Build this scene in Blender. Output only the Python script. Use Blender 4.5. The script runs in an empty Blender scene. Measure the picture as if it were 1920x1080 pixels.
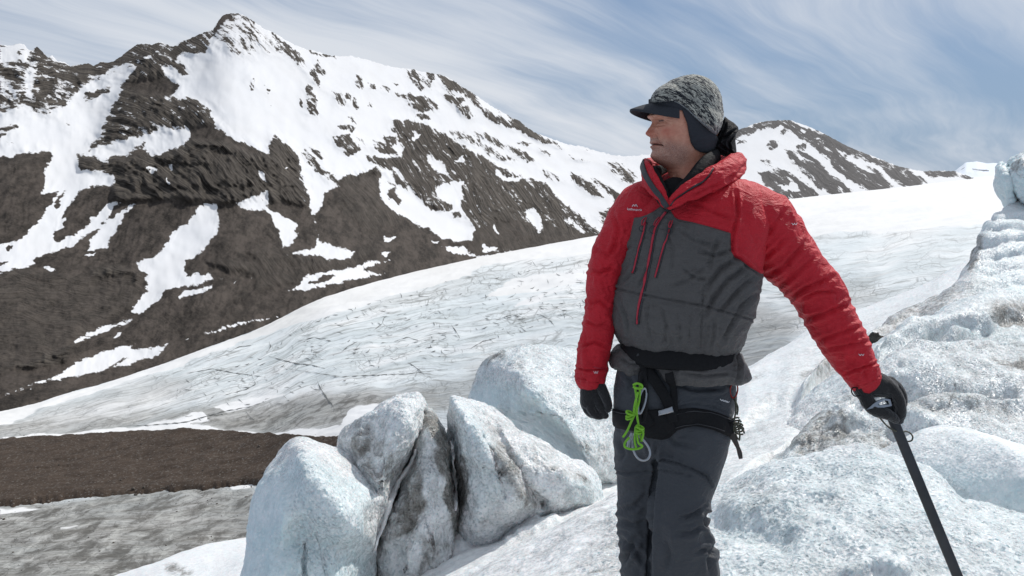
import bpy, bmesh, math, random
import numpy as np
from mathutils import Vector, Matrix
from mathutils.bvhtree import BVHTree
random.seed(7)
SC = bpy.context.scene
COL = SC.collection
R = math.radians
FPX = 1800.0          # focal length in photograph pixels (1920 wide)
HOR = 400.0           # horizon row
CZ = 1.44             # camera height above the ground the man stands on
# ------------------------------------------------------------------ camera
cd = bpy.data.cameras.new('camera'); cam = bpy.data.objects.new('camera', cd); COL.objects.link(cam)
cam.location = (0, 0, CZ); cam.rotation_euler = (R(90), 0, 0)
cd.sensor_width = 36; cd.lens = FPX / 1920 * 36; cd.shift_y = -(540 - HOR) / 1920
cd.clip_start = 0.05; cd.clip_end = 40000
SC.camera = cam
# ------------------------------------------------------------------ light
SUN_AZ, SUN_EL = R(50), R(48)     # azimuth measured from +Y towards +X
sdir = Vector((math.sin(SUN_AZ) * math.cos(SUN_EL), math.cos(SUN_AZ) * math.cos(SUN_EL), math.sin(SUN_EL)))
sl = bpy.data.lights.new('sun', 'SUN'); so = bpy.data.objects.new('sun', sl); COL.objects.link(so)
sl.energy = 4.0; sl.angle = R(0.53); sl.color = (1.0, 0.965, 0.91)
so.rotation_euler = sdir.to_track_quat('Z', 'Y').to_euler()
so.location = (30, 10, 60)
SC.view_settings.view_transform = 'Standard'; SC.view_settings.look = 'None'
SC.view_settings.exposure = -0.18; SC.view_settings.gamma = 1.0
SC.view_settings.use_curve_mapping = False
SC.render.engine = 'CYCLES'
SC.cycles.max_bounces = 8; SC.cycles.diffuse_bounces = 4

class NT:
    """tiny node helper"""
    def __init__(s, tree): s.t = tree; s.n = tree.nodes; s.l = tree.links
    def new(s, typ, **kw):
        n = s.n.new(typ)
        for k, v in kw.items():
            if k == 'inp':
                for a, b in v.items(): s.set(n, a, b)
            else: setattr(n, k, v)
        return n
    def set(s, n, key, val):
        sk = n.inputs[key]
        if isinstance(val, bpy.types.NodeSocket): s.l.new(val, sk)
        else: sk.default_value = val
    def math(s, op, a, b=None, c=None, clamp=False):
        n = s.n.new('ShaderNodeMath'); n.operation = op; n.use_clamp = clamp
        s.set(n, 0, a)
        if b is not None: s.set(n, 1, b)
        if c is not None: s.set(n, 2, c)
        return n.outputs[0]
    def noise(s, vec, scale, detail=4, rough=0.55, dist=0.0, out='Fac'):
        n = s.new('ShaderNodeTexNoise', inp={'Scale': scale, 'Detail': detail, 'Roughness': rough, 'Distortion': dist})
        if vec is not None: s.set(n, 'Vector', vec)
        return n.outputs[out]
    def voro(s, vec, scale, feature='F1', out='Distance', rand=1.0):
        n = s.new('ShaderNodeTexVoronoi', feature=feature, inp={'Scale': scale, 'Randomness': rand})
        if vec is not None: s.set(n, 'Vector', vec)
        return n.outputs[out]
    def ramp(s, fac, stops, interp='LINEAR'):
        n = s.n.new('ShaderNodeValToRGB'); e = n.color_ramp.elements; n.color_ramp.interpolation = interp
        while len(e) < len(stops): e.new(0.5)
        for i, (p, c) in enumerate(stops):
            e[i].position = p
            if isinstance(c, (int, float)): c = (c, c, c)
            e[i].color = (*c, 1)
        s.set(n, 0, fac); return n.outputs[0]
    def maprange(s, v, a, b, c=0.0, d=1.0, smooth=False):
        n = s.n.new('ShaderNodeMapRange'); n.clamp = True
        if smooth: n.interpolation_type = 'SMOOTHSTEP'
        for k, x in (('Value', v), ('From Min', a), ('From Max', b), ('To Min', c), ('To Max', d)): s.set(n, k, x)
        return n.outputs[0]
    def mix(s, f, a, b, blend='MIX'):
        n = s.n.new('ShaderNodeMix'); n.data_type = 'RGBA'; n.blend_type = blend
        def c(v): return (*v, 1) if isinstance(v, tuple) and len(v) == 3 else v
        s.set(n, 0, f); s.set(n, 6, c(a)); s.set(n, 7, c(b)); return n.outputs[2]
    def attr(s, name, out='Fac'):
        n = s.n.new('ShaderNodeAttribute'); n.attribute_name = name; return n.outputs[out]
    def mapping(s, vec, scale=(1, 1, 1), rot=(0, 0, 0), loc=(0, 0, 0)):
        n = s.new('ShaderNodeMapping', inp={'Scale': scale, 'Rotation': rot, 'Location': loc}); s.set(n, 'Vector', vec); return n.outputs[0]
    def bump(s, h, strength=0.5, dist=0.01, normal=None):
        n = s.new('ShaderNodeBump', inp={'Strength': strength, 'Distance': dist}); s.set(n, 'Height', h)
        if normal is not None: s.set(n, 'Normal', normal)
        return n.outputs[0]

# ------------------------------------------------------------------ sky
W = bpy.data.worlds.new('World'); SC.world = W; W.use_nodes = True
w = NT(W.node_tree); w.n.clear()
sky = w.new('ShaderNodeTexSky', sky_type='NISHITA'); sky.sun_disc = False
sky.sun_elevation = SUN_EL; sky.sun_rotation = SUN_AZ; sky.altitude = 600; sky.air_density = 1.0; sky.dust_density = 0.6; sky.ozone_density = 1.6
tc = w.new('ShaderNodeTexCoord')
sep = w.new('ShaderNodeSeparateXYZ'); w.set(sep, 0, tc.outputs['Generated'])
zz = w.math('ADD', w.math('MAXIMUM', sep.outputs[2], 0.0), 0.11)
cu = w.math('DIVIDE', sep.outputs[0], zz); cv = w.math('DIVIDE', sep.outputs[1], zz)
cmb = w.new('ShaderNodeCombineXYZ'); w.set(cmb, 0, cu); w.set(cmb, 1, cv)
rot = w.mapping(cmb.outputs[0], rot=(0, 0, R(-58)))
wn = w.noise(rot, 0.55, 3, 0.5, 0.0, 'Color')
wmix = w.new('ShaderNodeVectorMath', operation='MULTIPLY_ADD'); w.set(wmix, 0, wn); wmix.inputs[1].default_value = (0.9, 0.7, 0); w.set(wmix, 2, rot)
st = w.mapping(wmix.outputs[0], scale=(0.16, 1.5, 1))
n1 = w.noise(st, 1.4, 7, 0.62, 0.25)
st2 = w.mapping(wmix.outputs[0], scale=(0.35, 0.8, 1), loc=(3.1, 7.7, 0))
n2 = w.noise(st2, 0.62, 4, 0.55, 0.3)
cl = w.math('ADD', w.math('MULTIPLY', n1, 0.55), w.math('MULTIPLY', n2, 0.75))
clf = w.maprange(cl, 0.50, 0.80, 0.10, 1.0, True)
hz = w.maprange(sep.outputs[2], 0.0, 0.22, 0.75, 0.0)
base_sky = w.mix(hz, sky.outputs[0], (2.1, 3.7, 5.9))
base_sky = w.mix(0.45, base_sky, (2.0, 3.5, 6.3))
cloudcol = w.mix(clf, base_sky, (9.0, 9.5, 10.3))
bg = w.new('ShaderNodeBackground', inp={'Strength': 0.088}); w.set(bg, 'Color', cloudcol)
wo = w.new('ShaderNodeOutputWorld'); w.l.new(bg.outputs[0], wo.inputs[0])

# ------------------------------------------------------------------ geometry helpers
def P(px, py, D):
    px = np.asarray(px, float); py = np.asarray(py, float); D = np.asarray(D, float)
    px, py, D = np.broadcast_arrays(px, py, D)
    return np.stack([(px - 960) / FPX * D, D, CZ + (HOR - py) / FPX * D], -1)
def toimg(V):
    return 960 + V[..., 0] / V[..., 1] * FPX, HOR - (V[..., 2] - CZ) / V[..., 1] * FPX
_rs = np.random.RandomState(11)
_perm = _rs.permutation(256); _perm = np.concatenate([_perm, _perm, _perm])
_g = _rs.normal(size=(256, 3)); _g /= np.linalg.norm(_g, axis=1)[:, None]
def perlin(x, y, z=0.0):
    x, y, z = np.broadcast_arrays(np.asarray(x, float), np.asarray(y, float), np.asarray(z, float))
    xi = np.floor(x).astype(int); yi = np.floor(y).astype(int); zi = np.floor(z).astype(int)
    xf = x - xi; yf = y - yi; zf = z - zi
    f = lambda t: t * t * t * (t * (t * 6 - 15) + 10)
    u, v, s = f(xf), f(yf), f(zf)
    xi &= 255; yi &= 255; zi &= 255
    out = 0
    for dx in (0, 1):
        for dy in (0, 1):
            for dz in (0, 1):
                h = _perm[_perm[_perm[xi + dx] + yi + dy] + zi + dz]
                g = _g[h]
                d = g[..., 0] * (xf - dx) + g[..., 1] * (yf - dy) + g[..., 2] * (zf - dz)
                out = out + d * (u if dx else 1 - u) * (v if dy else 1 - v) * (s if dz else 1 - s)
    return out * 1.5
def fbm(x, y, z=0.0, o=5, lac=2.03, gain=0.5):
    a = 1.0; t = 0; n = 0; f = 1.0
    for i in range(o):
        t = t + a * perlin(x * f + 17.3 * i, y * f + 5.1 * i, z * f + 9.7 * i); n += a; a *= gain; f *= lac
    return t / n
def ridged(x, y, z=0.0, o=5, lac=2.1, gain=0.5):
    a = 1.0; t = 0; n = 0; f = 1.0
    for i in range(o):
        t = t + a * (1 - np.abs(perlin(x * f + 13.3 * i, y * f + 3.1 * i, z * f + 4.7 * i)) * 2); n += a; a *= gain; f *= lac
    return t / n
def sstep(a, b, x):
    t = np.clip((x - a) / (b - a), 0, 1); return t * t * (3 - 2 * t)
def pts(s):
    a = [float(v) for v in s.replace(',', ' ').split()]
    return [(a[i], a[i + 1]) for i in range(0, len(a), 2)]
def seg_dist(x, y, poly, closed=False):
    d = np.full(np.broadcast(x, y).shape, 1e9)
    n = len(poly)
    for i in range(n if closed else n - 1):
        (x0, y0), (x1, y1) = poly[i][:2], poly[(i + 1) % n][:2]
        vx, vy = x1 - x0, y1 - y0; L = vx * vx + vy * vy + 1e-9
        t = np.clip(((x - x0) * vx + (y - y0) * vy) / L, 0, 1)
        d = np.minimum(d, (x - x0 - t * vx) ** 2 + (y - y0 - t * vy) ** 2)
    return np.sqrt(d)
def inside(x, y, poly):
    c = np.zeros(np.broadcast(x, y).shape, bool); n = len(poly)
    for i in range(n):
        (x0, y0), (x1, y1) = poly[i][:2], poly[(i + 1) % n][:2]
        if y0 == y1: continue
        c ^= ((y0 > y) != (y1 > y)) & (x < (x1 - x0) * (y - y0) / (y1 - y0) + x0)
    return c
def sdf(x, y, poly):
    """positive inside"""
    d = seg_dist(x, y, poly, True)
    return np.where(inside(x, y, poly), d, -d)
def catmull(K, n, t=None):
    """K: (k,...) keys -> n samples"""
    K = np.asarray(K, float); k = len(K)
    if t is None: t = np.linspace(0, k - 1, n)
    i = np.clip(np.floor(t).astype(int), 0, k - 2); f = t - i
    f = f.reshape((-1,) + (1,) * (K.ndim - 1))
    p0 = K[np.maximum(i - 1, 0)]; p1 = K[i]; p2 = K[i + 1]; p3 = K[np.minimum(i + 2, k - 1)]
    return 0.5 * ((2 * p1) + (p2 - p0) * f + (2 * p0 - 5 * p1 + 4 * p2 - p3) * f ** 2 + (3 * p1 - p0 - 3 * p2 + p3) * f ** 3)
def normals(V, wrap=False, flip=False):
    if wrap:
        du = np.roll(V, -1, 1) - np.roll(V, 1, 1)
    else:
        du = np.gradient(V, axis=1)
    dv = np.gradient(V, axis=0)
    n = np.cross(du, dv); l = np.linalg.norm(n, axis=-1, keepdims=True)
    n = n / np.maximum(l, 1e-12)
    return -n if flip else n
def link(name, me, mat=None, parent=None):
    o = bpy.data.objects.new(name, me); COL.objects.link(o)
    if mat is not None: me.materials.append(mat)
    if parent is not None: o.parent = parent
    return o
def mesh_from(verts, faces4, attrs=None, uv=None, smooth=True, name='mesh'):
    verts = np.asarray(verts, np.float32).reshape(-1, 3); faces4 = np.asarray(faces4, np.int32)
    me = bpy.data.meshes.new(name); nv = len(verts); nf = len(faces4); k = faces4.shape[1]
    me.vertices.add(nv); me.vertices.foreach_set('co', verts.ravel())
    me.loops.add(nf * k); me.loops.foreach_set('vertex_index', faces4.ravel())
    me.polygons.add(nf); me.polygons.foreach_set('loop_start', np.arange(0, nf * k, k, dtype=np.int32))
    me.polygons.foreach_set('loop_total', np.full(nf, k, np.int32))
    me.polygons.foreach_set('use_smooth', np.full(nf, smooth, bool))
    me.update(calc_edges=True)
    for a, v in (attrs or {}).items():
        v = np.asarray(v, np.float32)
        if v.ndim > 1 and v.shape[-1] == 3:
            at = me.attributes.new(a, 'FLOAT_VECTOR', 'POINT'); at.data.foreach_set('vector', v.ravel())
        else:
            at = me.attributes.new(a, 'FLOAT', 'POINT'); at.data.foreach_set('value', v.ravel())
    return me
def grid_faces(nr, nc, wrap=False, flip=False):
    r = np.arange(nr - 1)[:, None]; c = np.arange(nc if wrap else nc - 1)[None, :]; c2 = (c + 1) % nc
    f = np.stack([r * nc + c, r * nc + c2, (r + 1) * nc + c2, (r + 1) * nc + c], -1).reshape(-1, 4)
    return f[:, ::-1] if flip else f
def grid_obj(name, V, mat, parent=None, attrs=None, wrap=False, flip=False, smooth=True):
    nr, nc = V.shape[:2]
    return link(name, mesh_from(V, grid_faces(nr, nc, wrap, flip), attrs, smooth=smooth, name=name), mat, parent)
def tag(o, label=None, cat=None, group=None, kind=None):
    if label: o['label'] = label
    if cat: o['category'] = cat
    if group: o['group'] = group
    if kind: o['kind'] = kind
    return o
def rowcurve(pl, px):
    a = np.array(pl, float); o = np.argsort(a[:, 0], kind='stable'); a = a[o]
    return [np.interp(px, a[:, 0], a[:, k]) for k in range(1, a.shape[1])]
def smooth1(a, k):
    if k < 2: return a
    ker = np.hanning(k + 2)[1:-1]; ker /= ker.sum(); p = k // 2 + 1
    b = np.pad(a, p, mode='edge'); return np.convolve(b, ker, 'same')[p:-p]
def sheet(rows, px, nrow, sm=9, D2=None):
    """rows: polylines (px, py, D) from near to far; returns (nrow, ncol, 3)"""
    K = []
    for i, pl in enumerate(rows):
        py, D = rowcurve(pl, px); K.append(P(px, smooth1(py, sm), smooth1(D, sm * 2)))
    return catmull(K, nrow)
# ================================================================== LANDSCAPE
def rock_snow_material(name, rock_a, rock_b, scree, snow=(0.68, 0.685, 0.70), nscale=0.05, amp=0.55):
    m = bpy.data.materials.new(name); m.use_nodes = True; t = NT(m.node_tree); t.n.clear()
    tcn = t.new('ShaderNodeTexCoord').outputs['Object']
    rk = t.attr('rock'); cf = t.attr('cliff'); stc = t.attr('strata', 'Vector')
    nA = t.noise(tcn, nscale * 1.6, 7, 0.72); nB = t.noise(stc, 1.0, 6, 0.65)
    nn = t.math('SUBTRACT', t.math('ADD', t.math('MULTIPLY', nA, 0.45), t.math('MULTIPLY', nB, 0.55)), 0.5)
    f = t.math('ADD', rk, t.math('MULTIPLY', nn, amp * 2))
    mask = t.maprange(f, 0.46, 0.54, 0, 1)
    st3 = t.noise(t.mapping(stc, scale=(0.6, 3.2, 1)), 1.3, 6, 0.7)
    gr = t.noise(tcn, nscale * 9, 5, 0.7)
    rc = t.mix(t.maprange(st3, 0.40, 0.62), rock_a, rock_b)
    rc = t.mix(cf, t.mix(t.maprange(t.math('ADD', t.math('MULTIPLY', nA, 0.4), t.math('MULTIPLY', t.noise(t.mapping(tcn, rot=(0, 0.35, 0), scale=(0.075, 0.02, 0.010)), 1.0, 6, 0.65), 0.6)), 0.42, 0.58), tuple(c * 0.6 for c in scree), tuple(c * 2.1 for c in scree)), rc)
    rc = t.mix(t.maprange(gr, 0.42, 0.75, 0, 0.5), rc, t.mix(0.5, rc, (0.14, 0.12, 0.10)))
    blots = t.noise(tcn, nscale * 0.35, 3, 0.5)
    sc_ = t.mix(t.maprange(blots, 0.4, 0.75, 0, 0.30), snow, (0.60, 0.59, 0.58))
    sc_ = t.mix(t.math('MULTIPLY', t.maprange(f, 0.40, 0.47), 0.25), sc_, (0.45, 0.43, 0.41))
    c = t.mix(mask, sc_, rc)
    b = t.new('ShaderNodeBsdfPrincipled', inp={'Roughness': 0.85, 'Specular IOR Level': 0.15}); t.set(b, 'Base Color', c)
    hh = t.math('ADD', t.math('MULTIPLY', gr, 0.4), st3)
    bn = t.new('ShaderNodeBump', inp={'Distance': 3.5}); t.set(bn, 'Height', hh); t.set(bn, 'Strength', t.math('MULTIPLY', mask, t.maprange(cf, 0, 1, 0.45, 1.0)))
    t.set(b, 'Normal', bn.outputs[0])
    o = t.new('ShaderNodeOutputMaterial'); t.l.new(b.outputs[0], o.inputs[0])
    return m

RIDGE = pts('''-420 150 -300 118 -200 130 -120 96 -60 90 0 84 20 86 33 82 45 84 52 92 60 95 69 86 80 98 90 108 98 104 108 115 120 116 133 124 145 121
165 119 175 124 190 116 208 117 225 107 240 95 258 83 270 82 285 83 302 79 315 84 325 88 335 80 350 74 365 68 385 60 398 56 408 42 416 29 430 25 447 25
465 33 480 43 497 55 512 60 530 72 550 83 575 92 600 98 622 105 640 105 660 105 690 113 720 122 745 127 770 129 790 134 815 138 835 143 852 152 870 165
890 177 920 198 950 215 975 228 990 240 1010 252 1040 262 1060 270 1090 274 1120 283 1150 291 1180 293 1200 291 1230 290 1300 292 1400 305''')
EDGE = pts('''-420 850 -100 800 0 768 60 757 150 730 250 702 337 670 400 646 460 628 530 594 560 575 613 552 727 520 860 490 960 470 1027 457 1127 440
1200 428 1300 402 1400 385 1470 374 1600 360 1700 350 1800 338 1880 331 2000 322 2300 315''')
D_BASE = [(-420, 680), (0, 800), (440, 1100), (640, 1350), (1130, 2500), (1300, 2900), (1470, 3500), (1880, 5200), (2300, 6200)]
def itp(pl, x):
    a = np.array(pl, float); return np.interp(x, a[:, 0], a[:, 1])
_tx = np.linspace(-900, 2800, 1851)
def table(pl, k=1, w=170):
    a = np.array(pl, float); return smooth1(np.interp(_tx, a[:, 0], a[:, k]), w)
_TD = table(D_BASE)
def dbase(x): return np.interp(x, _tx, _TD)

# (value, polygon) painted in order over snow = 0; value is how much rock shows
PAINT = [
 (.62, '0 84 60 93 133 122 208 115 240 118 222 150 165 160 150 172 140 185 120 200 95 210 70 216 55 200 20 208 -300 215 -300 120 -60 92'),
 (.2, '0 92 35 88 32 118 0 118'), (.2, '44 93 55 94 45 118 38 112'), (.3, '0 140 18 150 30 180 12 172 0 178'), (1, '62 98 69 88 88 106 78 104 70 112 60 112'),
 (.25, '70 130 58 165 66 190 52 178 48 150 56 128'), (0, '150 172 205 140 240 140 222 168 190 190 150 215 120 210 132 190'),
 (.8, '155 175 190 165 215 160 205 175 175 188 160 190'),
 (.93, '165 119 208 115 258 82 302 77 330 86 322 105 345 120 357 140 340 142 330 125 300 120 310 140 335 160 325 172 305 178 250 178 228 172 225 160 240 150 255 125 210 125 170 145 140 158 128 140 150 122'),
 (.35, '270 105 300 92 285 108 262 116'), (.3, '215 122 250 122 232 140 200 140'),
 (.88, '325 88 365 66 398 54 416 27 447 23 482 42 475 48 450 32 425 38 412 50 405 62 395 80 385 100 365 97 345 100 325 106'),
 (.47, '400 62 425 38 460 40 510 68 530 95 560 110 585 125 562 132 520 98 480 102 440 108 415 95'),
 (.85, '505 60 530 78 560 95 576 116 560 113 535 95 515 77'), (.8, '575 92 625 104 632 113 608 109 580 101'),
 (1, '470 148 478 146 481 170 474 172 469 160'), (1, '495 149 503 158 502 165 496 160'), (1, '500 168 507 170 505 180 499 177'),
 (1, '574 160 582 158 592 185 597 210 595 218 577 216'), (1, '562 186 567 190 567 199 561 197'), (.8, '505 195 514 196 512 202 506 200'),
 (.85, '582 132 597 110 613 140 605 143 596 141 606 160 598 167 586 150'), (1, '622 170 640 173 651 195 642 200 630 185'), (1, '646 172 658 182 658 190 648 186'),
 (1, '662 182 672 190 675 200 670 206 663 195'), (1, '692 186 702 190 700 201 692 198'), (.9, '655 215 665 222 673 233 662 230'),
 (.8, '628 235 655 232 669 240 660 248 640 243'), (.55, '662 140 680 138 687 165 672 171 660 160'), (.85, '690 157 703 157 706 169 693 170'),
 (.75, '715 158 735 165 731 176 718 166'), (.75, '737 152 750 155 748 162'), (.9, '742 172 780 180 800 180 820 195 824 205 800 204 790 195 780 190 760 188 745 181'),
 (.85, '762 191 790 195 808 208 800 213 765 206'), (.9, '778 213 805 217 808 225 790 227 780 221'),
 (.62, '758 126 790 133 798 145 811 150 806 167 790 171 775 161 764 146'), (.85, '800 134 815 137 817 152 805 154'),
 (.82, '818 138 852 151 890 175 920 196 950 213 975 227 1002 248 1010 260 985 250 960 240 935 231 920 221 905 216 893 201 880 186 860 196 832 192 828 172 845 176 835 160 822 151'),
 (0, '850 170 870 180 890 196 872 186 852 182'), (.85, '858 195 880 200 892 219 880 225 863 214'), (.9, '905 200 926 212 942 229 930 233 909 222'),
 (.72, '985 236 1012 252 1040 266 1057 281 1030 273 1000 259'), (0, '893 180 925 201 960 226 940 220 905 198'),
 (.6, '830 236 860 243 900 262 940 288 978 300 970 306 930 301 890 276 850 256'), (.6, '880 243 920 254 960 272 985 290 950 285 905 262'),
 (.8, '970 264 1002 270 990 276 975 272'), (.7, '1008 277 1036 290 1030 294 1012 284'), (.65, '1060 286 1092 297 1112 305 1085 302 1064 292'),
 (.75, '958 278 987 285 1012 301 990 303 970 291'), (.5, '1095 280 1112 283 1108 287 1092 284'),
 (.62, '1135 300 1160 303 1200 330 1196 350 1165 340 1145 322'), (.85, '1066 324 1095 330 1117 350 1132 371 1110 366 1083 345'), (.75, '1106 334 1142 345 1168 366 1160 388 1138 361'),
 (.5, '1010 315 1040 320 1062 340 1045 345 1020 333'), (.6, '1140 385 1160 395 1200 400 1200 425 1130 428 1120 400'),
 # rock bands in the middle
 (.97, '731 221 760 224 800 236 850 262 900 293 960 323 1020 343 1060 383 1110 423 1133 441 1000 468 890 482 884 440 878 415 868 392 862 352 838 343 815 356 790 350 768 328 755 290 762 276 738 248'),
 (0, '800 290 825 300 840 325 822 322 805 304'), (0, '850 302 868 291 872 300 858 305'), (0, '846 341 874 340 864 352 850 354'), (0, '981 398 998 388 1014 404 1018 425 1012 441 1003 428 990 412'),
 (0, '1052 400 1075 414 1098 433 1095 437 1068 420'), (0, '925 420 937 440 934 444 922 426'), (0, '770 240 790 255 782 262 772 262 776 250'), (0, '930 318 950 330 985 333 975 340 945 338 926 326'),
 (.9, '697 261 722 268 747 286 745 291 720 289 699 276'), (.85, '718 252 740 258 746 270 730 275 718 262'), (.9, '622 255 655 252 662 265 678 282 660 290 645 280 630 275'), (.7, '645 282 660 283 655 292 644 290'),
 (.8, '666 255 680 262 692 280 682 275'), (.9, '684 289 702 292 718 301 710 309 689 301'),
 (.97, '705 295 735 300 770 292 775 330 800 350 818 352 820 372 790 371 765 360 742 343 735 320 712 312'),
 (0, '738 312 752 318 760 340 750 335'), (.97, '790 369 822 373 850 382 846 394 815 397 795 386'), (.9, '845 397 861 397 865 408 848 411'), (.9, '727 354 740 355 758 380 750 385 730 369'),
 # left buttress
 (.76, '225 168 290 180 330 186 372 190 397 215 402 226 395 240 350 240 330 240 300 246 265 256 220 264 180 278 163 283 170 265 188 245 203 212 218 185'),
 (1, '230 160 260 150 300 145 325 155 338 163 327 177 290 181 238 166'), (.98, '300 186 372 188 400 220 400 235 375 232 340 215 310 200'),
 (.95, '-300 228 0 235 30 232 36 240 0 258 -300 262'), (.45, '112 225 125 225 140 238 155 240 150 250 130 246'), (.5, '0 270 40 256 30 268 0 280'),
 # apron of cliffs and scree
 (1.1, '-420 300 0 297 50 286 98 285 100 300 140 312 147 292 178 290 205 305 205 288 235 290 272 266 280 288 295 290 316 275 325 278 345 272 360 258 362 240 395 235 430 258 462 270 492 285 500 292 515 250 530 265 556 283 568 320 582 345 640 500 700 500 890 455 892 484 760 530 600 600 400 700 0 860 -420 900'),
 (.9, '565 273 585 290 605 318 625 325 641 346 628 348 608 330 590 322 574 305'), (.9, '580 274 600 286 611 302 595 298'),
 (1.1, '608 350 622 347 640 335 650 327 670 328 690 318 705 314 720 325 712 340 718 365 722 385 745 400 770 416 790 426 820 437 850 452 885 458 890 480 830 497 700 520 640 535 590 525 560 500 600 455 603 440 595 410 600 380 605 360'),
 (.45, '712 318 725 335 745 352 722 352'), (0, '712 340 725 345 745 354 765 362 790 378 820 380 842 372 852 385 865 400 880 410 887 432 885 452 876 445 868 440 850 449 830 446 812 431 800 425 788 417 770 405 745 395 725 382 714 370'),
 (1, '727 355 740 356 757 380 749 384 730 369'), (1, '791 371 820 374 848 383 845 393 815 397 795 386'), (1, '845 398 861 398 864 408 848 411'),
 (0, '272 312 290 312 293 318 285 326'), (0, '315 307 325 308 328 318 320 322'), (0, '313 332 322 345 320 350 312 341'), (0, '484 318 500 322 498 330 505 343 487 335'), (0, '535 310 541 312 540 320 534 316'),
 (0, '205 288 240 286 275 270 300 262 345 248 358 252 340 272 318 277 300 290 285 288 262 276 235 290'),
 # snow tongues on the apron
 (0, '97 298 120 298 148 300 150 320 190 318 215 330 213 352 190 350 170 352 150 360 140 372 122 395 116 410 128 408 110 430 100 440 105 450 120 448 150 430 185 400 210 378 226 378 190 420 160 445 135 462 90 475 60 485 68 495 40 506 10 511 -60 520 -60 460 0 456 22 452 50 440 75 415 85 395 105 370 110 358 75 366 86 345 82 322'),
 (1, '12 462 28 458 20 470 10 476'), (1, '0 489 18 490 5 499 0 500'), (1, '42 492 62 488 50 491'), (0, '74 502 88 495 112 504 100 509'), (.9, '122 357 116 378 108 390 100 395 108 375'),
 (0, '255 378 259 382 240 400 220 430 203 455 205 465 162 471 170 450 200 415 235 390'), (0, '152 478 180 473 175 478 155 481'),
 (0, '386 380 408 381 405 400 414 413 405 440 390 465 355 485 347 495 343 511 355 521 370 512 392 512 403 525 380 531 345 536 310 545 300 556 290 566 275 581 262 589 246 588 258 565 276 545 275 530 272 512 262 505 254 490 275 485 298 478 315 450 325 430 345 420 368 400 370 387'),
 (0, '335 558 345 546 375 540 402 533 395 541 370 551 340 561'), (0, '410 520 425 518 418 524'), (0, '434 529 446 526 440 531'), (0, '468 521 475 520 473 524'), (0, '388 543 402 533 398 540'),
 (0, '438 380 470 370 507 356 500 385 515 395 540 408 556 418 552 435 559 440 545 462 530 464 525 440 515 425 510 405 500 395 460 394'),
 (0, '566 300 580 312 590 330 612 335 640 347 610 360 603 385 592 405 598 430 600 450 622 461 642 465 672 470 655 486 620 489 600 481 538 477 570 468 592 460 597 445 588 410 577 385 582 368 570 345'),
 (0, '538 546 565 530 570 516 600 507 640 506 660 500 700 488 732 485 700 500 680 505 722 515 690 521 650 525 600 540 575 546'), (1, '575 531 608 515 632 518 600 531'),
 (0, '718 443 745 443 735 452 724 454'), (0, '808 450 826 450 822 456 812 455'), (0, '716 472 733 470 726 478 716 478'), (0, '830 460 872 465 880 472 890 478 860 478 840 472'), (0, '906 462 935 462 925 470 960 468 905 472'),
 (0, '133 649 150 632 185 615 225 600 251 596 245 605 200 621 165 636 140 648'), (0, '206 635 225 622 231 620 225 630'),
 (0, '373 627 400 617 455 603 532 589 500 600 455 608 410 623'), (0, '345 636 356 631 352 636'), (0, '0 742 70 715 110 700 150 675 185 660 250 643 246 655 276 654 320 644 292 668 262 676 200 695 130 708 60 725 17 738 -60 760'),
 (.9, '205 690 225 680 240 670 222 676'), (.6, '86 722 130 712 150 706 100 716'),
]
PAINTR = [
 (.95, '1300 262 1400 240 1445 224 1475 226 1482 246 1466 256 1455 240 1420 243 1395 256 1375 262'), (0, '1455 238 1466 232 1472 240 1462 246'),
 (1, '1473 224 1560 256 1650 298 1702 317 1682 321 1645 306 1615 301 1640 320 1670 345 1677 356 1630 358 1590 331 1560 311 1545 291 1530 276 1505 262 1488 250'),
 (0, '1500 238 1512 246 1506 250'), (0, '1528 250 1542 262 1534 260'), (0, '1568 277 1600 290 1640 328 1650 335 1620 322 1590 300'), (0, '1596 318 1606 330 1600 328'),
 (.97, '1473 280 1512 284 1540 310 1572 336 1604 360 1560 366 1530 346 1503 322 1480 300'), (.2, '1490 290 1506 295 1500 305'),
 (.97, '1420 325 1455 314 1492 330 1530 355 1542 368 1475 376 1450 364 1436 345'), (0, '1482 338 1495 340 1500 358 1470 356 1455 350 1478 348'),
 (.72, '1640 300 1682 320 1712 325 1724 350 1690 352 1660 327'), (.75, '1728 320 1790 318 1802 330 1740 333'), (.85, '1495 270 1512 268 1512 280 1492 280'),
 (.8, '1440 264 1461 264 1456 281 1434 277'), (.6, '1405 290 1440 298 1478 322 1450 320 1420 304'), (.85, '1380 264 1400 266 1395 272 1380 272'), (.8, '1590 286 1570 300 1600 310 1640 340 1640 355 1600 340 1570 318'),
 (.6, '1405 345 1420 350 1470 372 1460 385 1400 385'), (.7, '1700 325 1725 330 1745 345 1725 350'),
 (.8, '1795 325 1820 326 1830 334 1800 334'),
]
def paint_field(paint, px, py, warp=5.0, soft=3.0):
    wx = px + warp * fbm(px / 26, py / 26, 3.3, 5, gain=0.65) * 2.0 + 3.0 * fbm(px / 7, py / 7, 1.3, 3); wy = py + warp * fbm(px / 26, py / 26, 8.8, 5, gain=0.65) * 2.0 + 3.0 * fbm(px / 7, py / 7, 6.3, 3)
    f = np.zeros(px.shape)
    for v, s in paint:
        p = pts(s); a = np.array(p)
        bb = (wx > a[:, 0].min() - 8) & (wx < a[:, 0].max() + 8) & (wy > a[:, 1].min() - 8) & (wy < a[:, 1].max() + 8)
        if not bb.any(): continue
        sz = min(np.ptp(a[:, 0]), np.ptp(a[:, 1])); sf = min(2.3 * soft, max(1.6, sz / 5)) if v < 1.05 else 2.5 * soft
        k = sstep(-sf, sf, sdf(wx[bb], wy[bb], p))
        f[bb] = f[bb] * (1 - k) + v * k
    return f
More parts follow.
